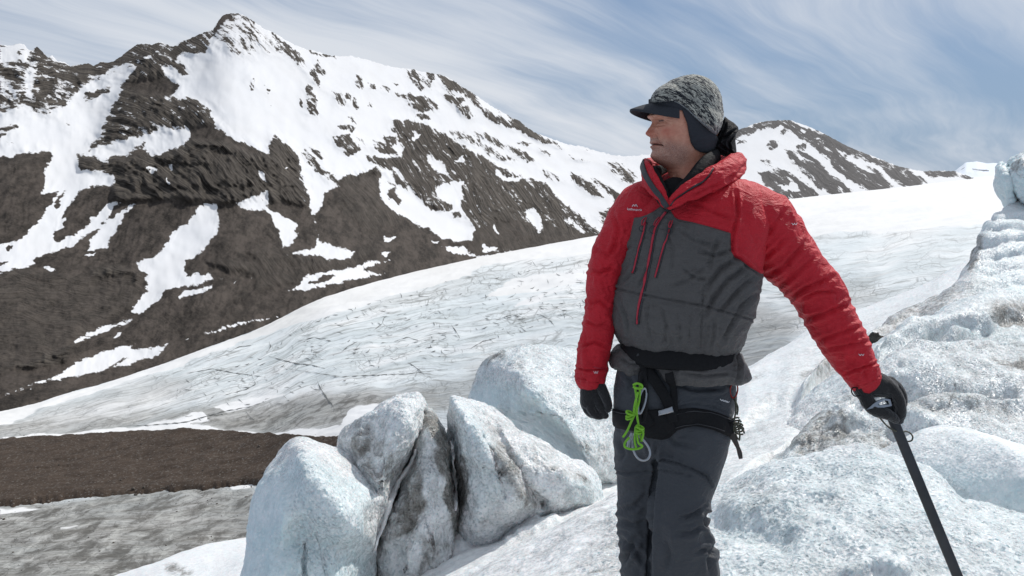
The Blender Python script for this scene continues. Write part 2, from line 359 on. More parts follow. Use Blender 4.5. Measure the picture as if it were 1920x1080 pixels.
def blur2(a, n):
    for ax in (0, 1):
        for _ in range(2):
            c = np.cumsum(np.pad(a, [(n + 1, n) if i == ax else (0, 0) for i in (0, 1)], mode='edge'), axis=ax)
            a = (np.take(c, range(2 * n + 1, c.shape[ax]), ax) - np.take(c, range(0, c.shape[ax] - 2 * n - 1), ax)) / (2 * n + 1)
    return a
def mountain(name, ridge, edge, x0, x1, nc, nr, paint, depth, ang, relief, jag, label, mat, cliffpolys):
    px1 = np.linspace(x0, x1, nc)
    top = itp(ridge, px1); bot = itp(edge, px1)
    jg = jag * fbm(px1 / 6, 0.3, 1.1, 4) * 1.2
    bot = bot + 0.03 * (bot - top) + 10
    v = np.linspace(0, 1, nr)[:, None]
    px = np.broadcast_to(px1, (nr, nc)); py = bot + (top - bot) * v + jg * sstep(0.93, 1.0, v)
    Db = dbase(px1); Dt = Db + np.interp(px1, _tx, smooth1(depth(_tx), 170))
    tops = smooth1(itp(ridge, px1), 120); bots = smooth1(itp(edge, px1), 60)
    s = (bots - py) / (bots - tops); s = np.clip(s, -0.1, 1.6)
    D = Db + (Dt - Db) * (0.85 * s + 0.15 * s ** 2)
    rock = paint_field(paint, px, py)
    cliff = np.zeros(px.shape)
    for vv, sp in cliffpolys:
        k = sstep(-8, 8, sdf(px + 6 * fbm(px / 30, py / 30, 4.4, 3), py, pts(sp))); cliff = cliff * (1 - k) + vv * k
    rock = np.where((cliff > 0.6) & ((py < 262) | (px > 560)), np.minimum(rock, 0.70), rock)
    rock = rock + 0.30 * (np.clip(blur2(rock, 9), 0, 1) - np.clip(rock, 0, 1)) * sstep(1.2, 0.9, rock)
    a = np.radians(ang(px, py))
    cs, sn = np.cos(a), np.sin(a)
    al = cs * px + sn * py; ac = -sn * px + cs * py
    mpx = D / FPX      # metres per photograph pixel
    rb = np.clip(blur2(rock, 5), 0, 1)
    al2 = al + 30 * fbm(px / 70, py / 70, 13, 3); ac2 = ac + 16 * fbm(px / 60, py / 60, 17, 4)
    strata = ridged(al2 / 80, ac2 / 15, 2.0, 5, gain=0.55)
    big = fbm(px / 120, py / 120, 1.0, 4)
    med = ridged(px / 34, py / 34, 6.0, 5)
    rib = ridged((al2 + 25 * fbm(px / 50, py / 50, 7, 3)) / 75, ac2 / 42, 12.0, 3)
    crag = ridged(al2 / 26, ac2 / 15, 9.0, 5)
    edgef = sstep(0, 0.05, 1 - v) * sstep(0.0, 0.05, v)
    rel = relief * (4 * np.clip(rb, 0, 1) * (0.25 + 0.75 * cliff) + (strata * 8 + crag * 5 + med * 14 + rib * 22) * rb * (0.12 + 0.88 * cliff) + big * 26 + med * 1.0)
    gul = ridged((px + 0.35 * py) / 17 + 1.2 * fbm(px / 50, py / 50, 2, 3), py / 190, 5.0, 4)
    rel += relief * (5.0 * gul + 3.5 * ridged(px / 12, py / 9, 3.0, 4)) * rb * (1 - cliff)
    rel += relief * 0.7 * fbm(px / 60, py / 14, 3.0, 3)
    D = D - rel * edgef * mpx
    V = P(px, py, D)
    # the far side of the massif falls away behind the ridge
    back = []
    last = V[-1]; Dt = D[-1]
    for k in range(1, 9):
        q = last.copy(); q[:, 1] += 45 * k * (Dt / 2000); q[:, 0] += (q[:, 0] / q[:, 1]) * 45 * k * (Dt / 2000); q[:, 2] -= 38 * k * (Dt / 2000)
        q[:, 2] += 10 * fbm(px1 / 25, k * 0.7, 2.2, 3) * (Dt / 2000); back.append(q)
    V = np.concatenate([V, np.stack(back)], 0)
    ext = lambda f: np.concatenate([f, np.repeat(f[-1:], 8, 0)], 0)
    st = np.stack([al2 / 42, ac2 / 10, np.zeros_like(al)], -1)
    o = grid_obj(name, V, mat, attrs={'rock': ext(rock), 'cliff': ext(cliff), 'strata': ext(st)})
    tag(o, kind='structure'); return o
M_rs = rock_snow_material('rock_and_snow', (0.014, 0.012, 0.011), (0.120, 0.104, 0.088), (0.034, 0.028, 0.024), nscale=0.045, amp=1.15)
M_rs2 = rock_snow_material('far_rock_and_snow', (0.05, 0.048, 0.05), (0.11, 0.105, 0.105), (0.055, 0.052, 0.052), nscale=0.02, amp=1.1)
CL1 = [(1.0, '-400 60 1250 60 1250 460 1130 442 1000 466 890 478 878 430 700 320 640 345 590 350 575 385 540 378 500 382 415 382 400 380 350 375 300 372 215 380 205 330 145 320 140 285 -400 280'),
       (0.0, '230 160 260 148 300 145 325 155 338 163 327 177 290 181 240 168'), (0.1, '345 240 400 232 490 285 480 292 420 268 350 262'), (0.15, '200 285 280 262 290 288 262 292 235 300'),
       (0.1, '-400 300 95 285 92 330 -400 470'), (.9, '-60 570 40 575 110 600 150 640 120 680 40 690 -60 680'), (.8, '170 505 215 498 262 512 258 540 210 548 178 532'), (.6, '390 490 520 495 620 500 640 520 560 520 430 510'), (.35, '-400 520 60 505 150 520 250 510 260 560 150 640 0 700 -400 720'), (.4, '470 470 700 470 640 520 480 545'), (.35, '880 430 960 410 1130 441 890 480'), (.35, '640 340 720 330 760 410 700 440 640 400')]
m1 = mountain('mountain', RIDGE, EDGE, -420, 1400, 960, 320, PAINT, lambda x: np.interp(x, [-420, 0, 440, 800, 1130, 1400], [900, 850, 850, 900, 700, 500]),
              lambda x, y: np.interp(x, [0, 250, 500, 900, 1100], [8, 10, 26, 42, 46]), 1.0, 3.0, None, M_rs, CL1)
RIDGE2 = pts('1150 310 1230 285 1300 268 1380 245 1400 238 1420 230 1445 226 1480 225 1510 235 1545 250 1580 270 1620 287 1650 298 1680 310 1710 318 1730 321 1760 320 1790 321 1800 324 1825 333 1870 345 1950 360')
EDGE2 = [(x, y) for x, y in EDGE if x > 1100] ; EDGE2 = [(x, y + (6 if x < 1750 else 20)) for x, y in EDGE2]
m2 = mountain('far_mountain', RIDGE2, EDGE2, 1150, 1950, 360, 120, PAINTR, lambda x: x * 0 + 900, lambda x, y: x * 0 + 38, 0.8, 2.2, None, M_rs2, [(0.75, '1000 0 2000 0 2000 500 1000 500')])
# far white ice cap
pxs = np.linspace(1700, 2300, 200); tp = itp(pts('1700 345 1780 328 1790 321 1810 305 1832 303 1850 306 1880 306 1920 309 1990 300 2060 306 2150 318 2300 325'), pxs) + 1.2 * fbm(pxs / 12, 0.2, 3, 3)
vv = np.linspace(0, 1, 60)[:, None]; pyy = 350 + (tp - 350) * vv; DD = 9000 + 2500 * vv - 220 * fbm(pxs / 30, vv * 4, 5.0, 4) * (1 - vv ** 4)
Vc = P(np.broadcast_to(pxs, pyy.shape), pyy, DD); lastr = Vc[-1:].copy(); lastr[..., 1] += 2500; lastr[..., 2] -= 900
Vc = np.concatenate([Vc, lastr], 0)
rk = paint_field([(.5, '1818 315 1850 316 1860 322 1825 324'), (.5, '1790 322 1815 306 1808 318')], np.broadcast_to(pxs, pyy.shape), pyy, 2, 2); rk = np.concatenate([rk, rk[-1:] * 0], 0)
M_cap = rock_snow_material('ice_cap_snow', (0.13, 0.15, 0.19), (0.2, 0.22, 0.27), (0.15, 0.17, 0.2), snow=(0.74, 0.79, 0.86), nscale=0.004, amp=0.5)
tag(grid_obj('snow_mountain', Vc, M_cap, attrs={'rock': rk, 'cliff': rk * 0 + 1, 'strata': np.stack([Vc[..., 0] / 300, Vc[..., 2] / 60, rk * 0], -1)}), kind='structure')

# ------------------------------------------------------------------ glacier
GB = [(-420, 1150, 330), (500, 1150, 300), (900, 1050, 230), (1200, 940, 180), (1500, 770, 120), (1800, 640, 110), (2300, 560, 110)]
_TYB, _TDB, _TYT = table(GB, 1), table(GB, 2), table(EDGE, 1, 110)
def glacD(px, py):
    yb = np.interp(px, _tx, _TYB); Db = np.interp(px, _tx, _TDB)
    yt = np.interp(px, _tx, _TYT); Dt = dbase(px)
    t = (yb - py) / (yb - yt)
    return 1 / (1 / Db + (1 / Dt - 1 / Db) * t)
def glacier_material():
    m = bpy.data.materials.new('glacier_ice'); m.use_nodes = True; t = NT(m.node_tree); t.n.clear()
    fl = t.attr('flow', 'Vector'); cl = t.attr('clean'); dt = t.attr('dirt'); bl = t.attr('blue'); db = t.attr('debris'); ck = t.attr('crack')
    ob = t.new('ShaderNodeTexCoord').outputs['Object']
    wv = t.new('ShaderNodeVectorMath', operation='MULTIPLY_ADD'); t.set(wv, 0, t.noise(fl, 0.9, 3, 0.5, 0, 'Color')); wv.inputs[1].default_value = (0.8, 0.35, 0); t.set(wv, 2, fl)
    f = wv.outputs[0]
    s1 = t.noise(t.mapping(f, scale=(0.35, 6.0, 1)), 1.0, 9, 0.70)
    s2 = t.noise(t.mapping(f, scale=(1.1, 26, 1), loc=(3, 5, 0)), 1.0, 8, 0.7)
    s3 = t.noise(t.mapping(f, scale=(0.5, 1.4, 1), loc=(9, 1, 0)), 1.0, 4, 0.5)
    fine = t.noise(ob, 0.5, 5, 0.7)
    base = t.mix(t.maprange(s3, 0.40, 0.62), (0.80, 0.805, 0.80), (0.68, 0.725, 0.74))
    base = t.mix(t.math('MULTIPLY', bl, t.maprange(s1, 0.4, 0.6)), base, (0.66, 0.73, 0.75))
    # grey dust streaks along the flow
    dust = t.math('MULTIPLY', t.maprange(s1, 0.44, 0.66), t.math('SUBTRACT', 1.0, cl))
    base = t.mix(t.math('MULTIPLY', dust, 0.48), base, (0.36, 0.37, 0.36))
    dl = t.math('MULTIPLY', t.maprange(s2, 0.51, 0.64), t.math('SUBTRACT', 1.0, cl))
    base = t.mix(t.math('MULTIPLY', dl, 0.62), base, (0.16, 0.16, 0.145))
    base = t.mix(t.math('MULTIPLY', dt, 0.78), base, t.mix(t.maprange(s3, 0.4, 0.6), (0.27, 0.26, 0.235), (0.16, 0.15, 0.125)))
    dd = t.math('MULTIPLY', dt, t.maprange(t.math('ADD', t.math('MULTIPLY', s1, 0.6), t.math('MULTIPLY', s2, 0.5)), 0.40, 0.66))
    base = t.mix(t.math('MULTIPLY', dd, 0.9), base, (0.115, 0.105, 0.088))
    pt = t.noise(t.mapping(ob, scale=(1, 0.55, 1)), 0.11, 7, 0.72, 0.4)
    base = t.mix(t.math('MULTIPLY', t.maprange(dt, 0.3, 0.8), t.maprange(pt, 0.50, 0.60, 0, 0.85)), base, (0.075, 0.07, 0.06))
    base = t.mix(t.math('MULTIPLY', t.maprange(dt, 0.3, 0.8), t.maprange(pt, 0.46, 0.40, 0, 0.6)), base, (0.50, 0.50, 0.47))
    # thin melt cracks
    v1 = t.voro(t.mapping(f, scale=(3.2, 10.5, 1), rot=(0, 0, 0.12)), 1.0, 'DISTANCE_TO_EDGE')
    v2 = t.voro(t.mapping(f, scale=(9.0, 15, 1), rot=(0, 0, 0.9)), 1.0, 'DISTANCE_TO_EDGE')
    gate = t.maprange(t.noise(t.mapping(f, scale=(1.0, 2.0, 1), loc=(1, 2, 0)), 1.3, 4, 0.6), 0.47, 0.58)
    l1 = t.math('MULTIPLY', t.maprange(v1, 0.0, 0.06, 1, 0), gate)
    l2 = t.math('MULTIPLY', t.maprange(v2, 0.0, 0.06, 1, 0), t.math('MULTIPLY', gate, 0.6))
    ln = t.math('MULTIPLY', t.math('MAXIMUM', t.math('MAXIMUM', l1, l2), t.math('MULTIPLY', t.maprange(v1, 0.0, 0.05, 1, 0), t.maprange(dt, 0.5, 0.8))), t.math('SUBTRACT', 1.0, cl))
    base = t.mix(t.math('MULTIPLY', ln, 0.6), base, (0.13, 0.13, 0.12))
    base = t.mix(t.maprange(fine, 0.45, 0.75, 0, 0.18), base, (0.40, 0.40, 0.39))
    # clean late snow in drifts
    sn = t.maprange(t.math('ADD', cl, t.math('MULTIPLY', t.math('SUBTRACT', s1, 0.5), 0.9)), 0.42, 0.58)
    base = t.mix(sn, base, t.mix(t.maprange(s3, 0.35, 0.7), (0.80, 0.80, 0.80), (0.74, 0.735, 0.72)))
    # rock debris
    g2 = t.noise(ob, 0.9, 6, 0.75); g3 = t.voro(ob, 1.3)
    dbc = t.mix(t.maprange(g2, 0.35, 0.7), (0.030, 0.023, 0.019), (0.085, 0.066, 0.053))
    dm = t.maprange(t.math('ADD', db, t.math('MULTIPLY', t.math('SUBTRACT', s2, 0.5), 0.8)), 0.45, 0.55)
    base = t.mix(dm, base, dbc)
    base = t.mix(ck, base, (0.055, 0.058, 0.055))
    b = t.new('ShaderNodeBsdfPrincipled', inp={'Roughness': 0.7, 'Specular IOR Level': 0.25}); t.set(b, 'Base Color', base)
    h = t.math('ADD', t.math('MULTIPLY', s2, 1.0), t.math('MULTIPLY', fine, 0.5)); h = t.math('SUBTRACT', h, t.math('MULTIPLY', ln, 0.3))
    t.set(b, 'Normal', t.bump(h, 0.35, 0.8))
    o = t.new('ShaderNodeOutputMaterial'); t.l.new(b.outputs[0], o.inputs[0]); return m
M_gl = glacier_material()
nc, nr = 760, 330
px1 = np.linspace(-420, 2300, nc); yb = np.interp(px1, _tx, _TYB); yt = smooth1(itp(EDGE, px1), 9) - 4
v = np.linspace(0, 1, nr)[:, None]
px = np.broadcast_to(px1, (nr, nc)); py = yb + (yt - yb) * v
D = glacD(px, py)
V = P(px, py, D)
t_ = v * np.ones_like(px)                      # 0 near margin .. 1 far margin: constant along the flow
# streak direction: follow the fan of lines that narrows to the left
flowx = (px * 0.9 + 0.25 * py) / 90.0
fan = itp(EDGE, px1)
cross = (py - fan) * np.interp(px, [-400, 0, 500, 1000, 1500, 2300], [1.9, 1.7, 1.15, 0.9, 0.8, 0.8]) / 90.0
flow = np.stack([flowx, cross, px * 0], -1)
def region(px, py, polys, soft=14, warp=10):
    wx = px + warp * fbm(px / 60, py / 18, 5.5, 4) * 2; wy = py + warp * 0.5 * fbm(px / 60, py / 18, 1.5, 4) * 2
    f = np.zeros(px.shape)
    for v_, s_ in polys:
        k = sstep(-soft, soft, sdf(wx, wy, pts(s_))); f = f * (1 - k) + v_ * k
    return f
clean = region(px, py, [(0.35, '1130 430 1130 560 1500 540 2300 480 2300 300 1700 340 1470 360 1130 425'), (.8, '1130 425 1200 415 1470 360 1800 330 2300 300 2300 400 1800 425 1500 440 1130 490'),
   (0.75, '613 548 727 516 860 486 1000 458 1130 436 1150 470 960 500 880 520 760 550 640 590 520 620 460 640 560 570'), (.7, '960 520 1130 500 1130 530 1000 550 900 560'),
   (.0, '860 530 900 505 1040 480 1060 490 960 520'), (.8, '60 757 250 702 337 670 460 628 530 592 560 600 420 655 300 700 150 745 0 800 -200 830 -200 790 0 766'),
   (.95, '0 822 100 812 200 805 270 800 380 775 400 790 360 795 390 800 420 808 520 812 640 800 660 770 770 740 780 800 640 830 400 815 200 815 0 832'),
   (.8, '400 765 470 745 540 740 500 755 430 775'), (.75, '0 950 40 948 80 956 0 962'), (.7, '430 910 480 905 480 918 440 922'), (.7, '990 560 1040 545 1010 570 960 575'), (.6, '110 988 150 984 140 992 110 996')], 6, 8)
dirt = region(px, py, [(.8, '-400 960 480 925 500 1200 -400 1200'), (.75, '200 925 480 915 480 1000 330 1000 180 975'), (.55, '-400 800 0 790 150 780 300 770 430 760 640 740 850 720 900 760 640 800 560 800 420 800 300 800 0 830 -400 850'),
   (.7, '400 790 560 755 700 750 640 800 520 815 420 805'), (.35, '800 740 1000 640 1000 700 880 760'), (.25, '0 790 200 740 350 700 350 740 150 780'), (.4, '1300 700 1400 560 1500 600 1450 700'), (.3, '1480 560 1640 520 1640 560 1500 600')], 16, 14)
blue = region(px, py, [(1, '300 700 600 590 1150 520 1150 660 600 720 350 740'), (.8, '1400 470 1850 440 1800 520 1450 600')], 25, 10)
debris = region(px, py, [(.62, '-100 792 60 752 150 728 250 700 300 690 350 672 280 690 200 715 120 745 0 790')], 3, 6) * 0.0
crack = np.zeros(px.shape)
for s_, w_ in (('595 715 603 730 612 745 622 755 628 768', 2.2), ('505 668 560 682 610 690', 1.2), ('765 680 790 697', 1.8), ('462 770 470 782 478 786', 1.5), ('846 608 860 630 856 634', 1.4), ('500 660 510 648 505 640', 1.2),
               ('350 700 400 690 440 700 500 706', 1.1), ('420 740 480 720 470 700 490 680', 1.1), ('540 690 640 705 760 700 840 690', 1.0), ('220 800 350 790 420 770 500 752', 1.3)):
    pl = pts(s_); crack = np.maximum(crack, 0.85 * (1 - sstep(w_ * 0.5, w_, seg_dist(px + 2.5 * fbm(px / 9, py / 9, 1, 2), py, pl))))
u_ = fbm(V[..., 0] / 60, V[..., 1] / 60, 0, 5) * 3.0 + 0.6 * ridged(flowx * 1.2, cross * 12, 0.3, 5) * np.interp(py, [330, 480, 700, 1100], [0.2, 0.8, 1.4, 0.8]) 
crack = crack * 0
V[..., 2] += u_ * np.clip(D / 500, 0.25, 1.5) * sstep(0, 0.03, 1 - v)
G_V = V
g_o = grid_obj('glacier', V, M_gl, attrs={'clean': clean, 'dirt': dirt, 'blue': blue, 'debris': debris, 'crack': crack, 'flow': flow}); tag(g_o, kind='structure')

# melt cracks: ragged dark strips laid just above the ice, gap shade painted in
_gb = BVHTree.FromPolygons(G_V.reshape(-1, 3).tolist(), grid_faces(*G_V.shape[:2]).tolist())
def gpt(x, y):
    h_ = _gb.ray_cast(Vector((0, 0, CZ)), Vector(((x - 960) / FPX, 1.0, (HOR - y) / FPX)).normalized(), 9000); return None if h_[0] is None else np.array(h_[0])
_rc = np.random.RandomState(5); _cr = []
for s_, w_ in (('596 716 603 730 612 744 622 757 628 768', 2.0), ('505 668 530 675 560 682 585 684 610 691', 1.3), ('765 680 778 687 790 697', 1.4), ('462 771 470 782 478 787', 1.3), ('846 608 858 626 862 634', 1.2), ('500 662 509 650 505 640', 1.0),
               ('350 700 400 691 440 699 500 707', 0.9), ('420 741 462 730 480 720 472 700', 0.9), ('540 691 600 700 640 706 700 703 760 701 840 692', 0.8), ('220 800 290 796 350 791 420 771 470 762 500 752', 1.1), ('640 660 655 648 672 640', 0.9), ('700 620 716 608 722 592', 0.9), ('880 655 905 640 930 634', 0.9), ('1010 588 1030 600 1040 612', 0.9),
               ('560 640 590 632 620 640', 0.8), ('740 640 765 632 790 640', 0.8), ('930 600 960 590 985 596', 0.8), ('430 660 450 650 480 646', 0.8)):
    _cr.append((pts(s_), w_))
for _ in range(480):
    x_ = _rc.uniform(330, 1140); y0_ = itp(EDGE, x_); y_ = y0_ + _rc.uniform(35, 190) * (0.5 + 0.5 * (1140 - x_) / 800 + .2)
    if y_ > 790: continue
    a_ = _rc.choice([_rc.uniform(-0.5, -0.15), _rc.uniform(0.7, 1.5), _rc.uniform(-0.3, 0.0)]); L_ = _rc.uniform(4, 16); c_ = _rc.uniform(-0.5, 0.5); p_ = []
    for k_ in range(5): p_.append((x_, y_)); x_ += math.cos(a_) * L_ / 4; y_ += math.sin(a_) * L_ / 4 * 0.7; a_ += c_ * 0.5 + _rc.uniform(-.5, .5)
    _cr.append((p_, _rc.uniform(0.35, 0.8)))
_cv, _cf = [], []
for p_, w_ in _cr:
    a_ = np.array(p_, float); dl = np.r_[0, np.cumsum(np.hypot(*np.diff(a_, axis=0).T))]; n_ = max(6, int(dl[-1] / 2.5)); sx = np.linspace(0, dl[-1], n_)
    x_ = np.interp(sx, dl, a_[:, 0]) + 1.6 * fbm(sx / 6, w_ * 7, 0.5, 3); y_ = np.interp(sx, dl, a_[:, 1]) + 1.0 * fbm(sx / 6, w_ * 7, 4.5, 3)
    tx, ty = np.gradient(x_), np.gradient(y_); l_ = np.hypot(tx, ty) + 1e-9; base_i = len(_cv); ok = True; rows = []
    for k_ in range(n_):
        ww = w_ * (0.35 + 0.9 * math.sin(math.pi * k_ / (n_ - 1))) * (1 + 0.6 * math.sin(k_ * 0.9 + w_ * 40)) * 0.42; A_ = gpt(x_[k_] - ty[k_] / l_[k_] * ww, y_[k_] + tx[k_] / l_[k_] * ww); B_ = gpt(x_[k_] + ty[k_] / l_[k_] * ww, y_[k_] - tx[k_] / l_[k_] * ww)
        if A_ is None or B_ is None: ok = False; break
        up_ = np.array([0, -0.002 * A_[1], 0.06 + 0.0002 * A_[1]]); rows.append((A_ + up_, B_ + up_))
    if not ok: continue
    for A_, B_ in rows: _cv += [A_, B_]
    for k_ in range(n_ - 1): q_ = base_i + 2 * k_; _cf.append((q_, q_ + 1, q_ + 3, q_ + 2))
M_crk = bpy.data.materials.new('crack_shade'); M_crk.use_nodes = True; M_crk.node_tree.nodes['Principled BSDF'].inputs['Base Color'].default_value = (0.13, 0.135, 0.13, 1); M_crk.node_tree.nodes['Principled BSDF'].inputs['Roughness'].default_value = 0.9
tag(link('crevasse_shade_strips', mesh_from(_cv, _cf, smooth=False, name='crevasse_shade_strips'), M_crk), kind='stuff')

# ------------------------------------------------------------------ medial moraine (brown gravel bank)
nc, nr = 420, 100
px1 = np.linspace(-420, 960, nc)
tp = itp(pts('-420 832 -50 826 0 828 60 822 150 818 250 812 340 807 420 811 520 819 640 823 700 835 800 860 960 900'), px1) + 4 * fbm(px1 / 30, 0, 0, 5, gain=0.65)
bt = itp(pts('-420 960 0 947 50 941 150 932 250 926 330 920 400 914 470 908 600 905 960 920'), px1) + 9 * fbm(px1 / 40, 3, 0, 5) + 3 * fbm(px1 / 6, 3, 0, 3)
v = np.linspace(-0.06, 1.12, nr)[:, None]; vc = np.clip(v, 0, 1)
py = bt + (tp - bt) * v; px = np.broadcast_to(px1, py.shape)
D = glacD(px, py) ; Dn = glacD(px1, bt)
D = D * 0.992 - (D - Dn) * 0.10 * vc ** 1.5 + np.clip(v - 1, 0, 1) * 420
bank = P(px, py, D); wt = np.clip(v - 1, 0, 1) * 8
bank[..., 2] += (1.6 * fbm(bank[..., 0] / 14, bank[..., 1] / 14, 0, 6) + 1.2 * fbm(bank[..., 0] / 40, bank[..., 1] / 8, 4, 4) + 0.5 * ridged(bank[..., 0] / 30, bank[..., 1] / 6, 0, 4) - 0.4) * (sstep(0, .08, vc)) + 5.5 * sstep(-0.06, 0.05, v) - 4.0 - wt * 6
def gravel_material(name, a_, b_, sc=1.2, bd=0.5):
    m = bpy.data.materials.new(name); m.use_nodes = True; t = NT(m.node_tree); t.n.clear()
    ob = t.new('ShaderNodeTexCoord').outputs['Object']
    n = t.noise(ob, sc, 7, 0.75); n2 = t.noise(ob, sc * 0.1, 4, 0.6); vr = t.voro(ob, sc * 1.6, out='Color')
    sv = t.new('ShaderNodeSeparateColor'); t.set(sv, 0, vr)
    c = t.mix(t.maprange(n, 0.3, 0.72), a_, b_); c = t.mix(t.maprange(n2, 0.45, 0.7, 0, 0.5), c, tuple(x * 0.55 for x in a_))
    c = t.mix(t.maprange(sv.outputs[0], 0.86, 0.95, 0, 0.6), c, (0.17, 0.155, 0.14))
    b = t.new('ShaderNodeBsdfPrincipled', inp={'Roughness': 0.9, 'Specular IOR Level': 0.15}); t.set(b, 'Base Color', c)
    t.set(b, 'Normal', t.bump(t.math('ADD', n, t.math('MULTIPLY', sv.outputs[1], 0.3)), 0.8, bd))
    o = t.new('ShaderNodeOutputMaterial'); t.l.new(b.outputs[0], o.inputs[0]); return m
M_mor = gravel_material('moraine_gravel', (0.038, 0.027, 0.020), (0.095, 0.070, 0.053), 0.8, 0.5)
tag(grid_obj('moraine', bank, M_mor), kind='structure')

# loose boulders strewn over the gravel bank and the dirty ice: far too many to count
_bb2 = BVHTree.FromPolygons(bank.reshape(-1, 3).tolist() + G_V.reshape(-1, 3).tolist(), grid_faces(*bank.shape[:2]).tolist() + (grid_faces(*G_V.shape[:2]) + bank.shape[0] * bank.shape[1]).tolist())
_bm = bmesh.new(); bmesh.ops.create_icosphere(_bm, subdivisions=1, radius=1.0); _iv = np.array([v.co[:] for v in _bm.verts]); _if = np.array([[v.index for v in f.verts] for f in _bm.faces]); _bm.free()
_sv, _sf, _rs2 = [], [], np.random.RandomState(3)
for k_ in range(1500):
    if k_ < 1000: x_, y_ = _rs2.uniform(-200, 640), _rs2.uniform(815, 945)
    else: x_, y_ = _rs2.uniform(-200, 560), _rs2.uniform(930, 1090)
    h_ = _bb2.ray_cast(Vector((0, 0, CZ)), Vector(((x_ - 960) / FPX, 1.0, (HOR - y_) / FPX)).normalized(), 2000)
    if h_[0] is None: continue
    r_ = 0.13 * (1 + _rs2.pareto(2.6)); r_ = min(r_, 1.1) * (1 if k_ < 1000 else 0.7)
    v_ = _iv * (1 + 0.35 * _rs2.uniform(-1, 1, (len(_iv), 1))) * np.array([_rs2.uniform(.8, 1.5), _rs2.uniform(.8, 1.3), _rs2.uniform(.5, .95)]) * r_
    _sf.append(_if + sum(len(q) for q in _sv)); _sv.append(v_ + np.array(h_[0]) + np.array([0, 0, r_ * 0.25]))
M_bld = gravel_material('boulder_stone', (0.045, 0.036, 0.03), (0.16, 0.14, 0.12), 2.0, 0.2)
tag(link('boulders', mesh_from(np.concatenate(_sv), np.concatenate(_sf), smooth=False, name='boulders'), M_bld), kind='stuff')
# ================================================================== FOREGROUND ICE
def ice_material():
    m = bpy.data.materials.new('granular_ice'); m.use_nodes = True; t = NT(m.node_tree); t.n.clear()
    ob = t.new('ShaderNodeTexCoord').outputs['Object']
    dt = t.attr('dirt'); bl = t.attr('blue'); sn = t.attr('snow')
    n0 = t.noise(ob, 2.3, 5, 0.6); n1 = t.noise(ob, 14, 6, 0.65); n2 = t.noise(ob, 60, 4, 0.7)
    vd = t.voro(ob, 55); vc = t.new('ShaderNodeTexVoronoi', inp={'Scale': 75.0}); t.set(vc, 'Vector', ob)
    sc = t.new('ShaderNodeSeparateColor'); t.set(sc, 0, vc.outputs['Color'])
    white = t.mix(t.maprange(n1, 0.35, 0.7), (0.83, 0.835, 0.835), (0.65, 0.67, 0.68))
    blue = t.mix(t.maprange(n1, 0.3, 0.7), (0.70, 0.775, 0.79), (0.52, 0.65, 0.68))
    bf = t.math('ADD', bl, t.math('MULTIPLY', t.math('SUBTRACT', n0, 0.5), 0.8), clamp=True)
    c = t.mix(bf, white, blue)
    c = t.mix(t.maprange(sc.outputs[0], 0.80, 1.0, 0, 0.5), c, (0.85, 0.87, 0.88))
    c = t.mix(t.math('MULTIPLY', t.maprange(sc.outputs[1], 0.6, 1.0, 0, 0.5), t.math('SUBTRACT', 1.0, sn)), c, (0.46, 0.52, 0.55))
    # dust held in the crystal surface
    nm = t.noise(ob, 4.2, 6, 0.68, 0.6)
    df = t.math('ADD', dt, t.math('MULTIPLY', t.math('MULTIPLY', t.maprange(dt, 0.0, 0.45, 0.35, 1.0), 1.0), t.math('MULTIPLY', t.math('SUBTRACT', t.math('ADD', t.math('MULTIPLY', nm, 0.7), t.math('MULTIPLY', n1, 0.8)), 0.77), 1.9)))
    c = t.mix(t.math('MULTIPLY', t.maprange(df, 0.10, 0.75), 0.78), c, (0.33, 0.325, 0.31))
    c = t.mix(t.math('MULTIPLY', t.maprange(df, 0.50, 1.0), 0.88), c, t.mix(t.maprange(n2, 0.35, 0.6), (0.075, 0.07, 0.06), (0.25, 0.24, 0.22)))
    pep = t.math('MULTIPLY', t.maprange(t.voro(ob, 34), 0.15, 0.10), t.maprange(t.math('ADD', df, t.math('MULTIPLY', n1, 0.5)), 0.35, 0.75))
    c = t.mix(t.math('MULTIPLY', pep, 0.75), c, (0.06, 0.055, 0.045))
    b = t.new('ShaderNodeBsdfPrincipled', inp={'Specular IOR Level': 0.5, 'IOR': 1.31}); t.set(b, 'Base Color', c)
    t.set(b, 'Roughness', t.math('ADD', t.math('MULTIPLY', sn, 0.35), 0.24))
    b.inputs['Subsurface Weight'].default_value = 0.35; b.inputs['Subsurface Radius'].default_value = (0.5, 0.9, 1.0); b.inputs['Subsurface Scale'].default_value = 0.05
    h = t.math('ADD', t.math('MULTIPLY', n1, 0.5), t.math('MULTIPLY', n2, 0.6)); h = t.math('ADD', h, t.math('MULTIPLY', vd, 0.4))
    bn = t.new('ShaderNodeBump', inp={'Distance': 0.03}); t.set(bn, 'Height', h); t.set(bn, 'Strength', t.math('MULTIPLY', t.math('SUBTRACT', 0.80, t.math('MULTIPLY', sn, 0.6)), t.maprange(nm, 0.38, 0.6, 0.35, 1.0)))
    cw = t.new('ShaderNodeVectorMath', operation='SUBTRACT'); t.set(cw, 0, vc.outputs['Color']); cw.inputs[1].default_value = (0.5, 0.5, 0.5)
    cs_ = t.new('ShaderNodeVectorMath', operation='SCALE'); t.set(cs_, 0, cw.outputs[0]); t.set(cs_, 'Scale', t.math('SUBTRACT', 0.85, t.math('MULTIPLY', sn, 0.6)))
    ad = t.new('ShaderNodeVectorMath', operation='ADD'); t.set(ad, 0, bn.outputs[0]); t.set(ad, 1, cs_.outputs[0]); nz_ = t.new('ShaderNodeVectorMath', operation='NORMALIZE'); t.set(nz_, 0, ad.outputs[0])
    t.set(b, 'Normal', nz_.outputs[0])
    o = t.new('ShaderNodeOutputMaterial'); t.l.new(b.outputs[0], o.inputs[0]); return m
M_ice = ice_material()
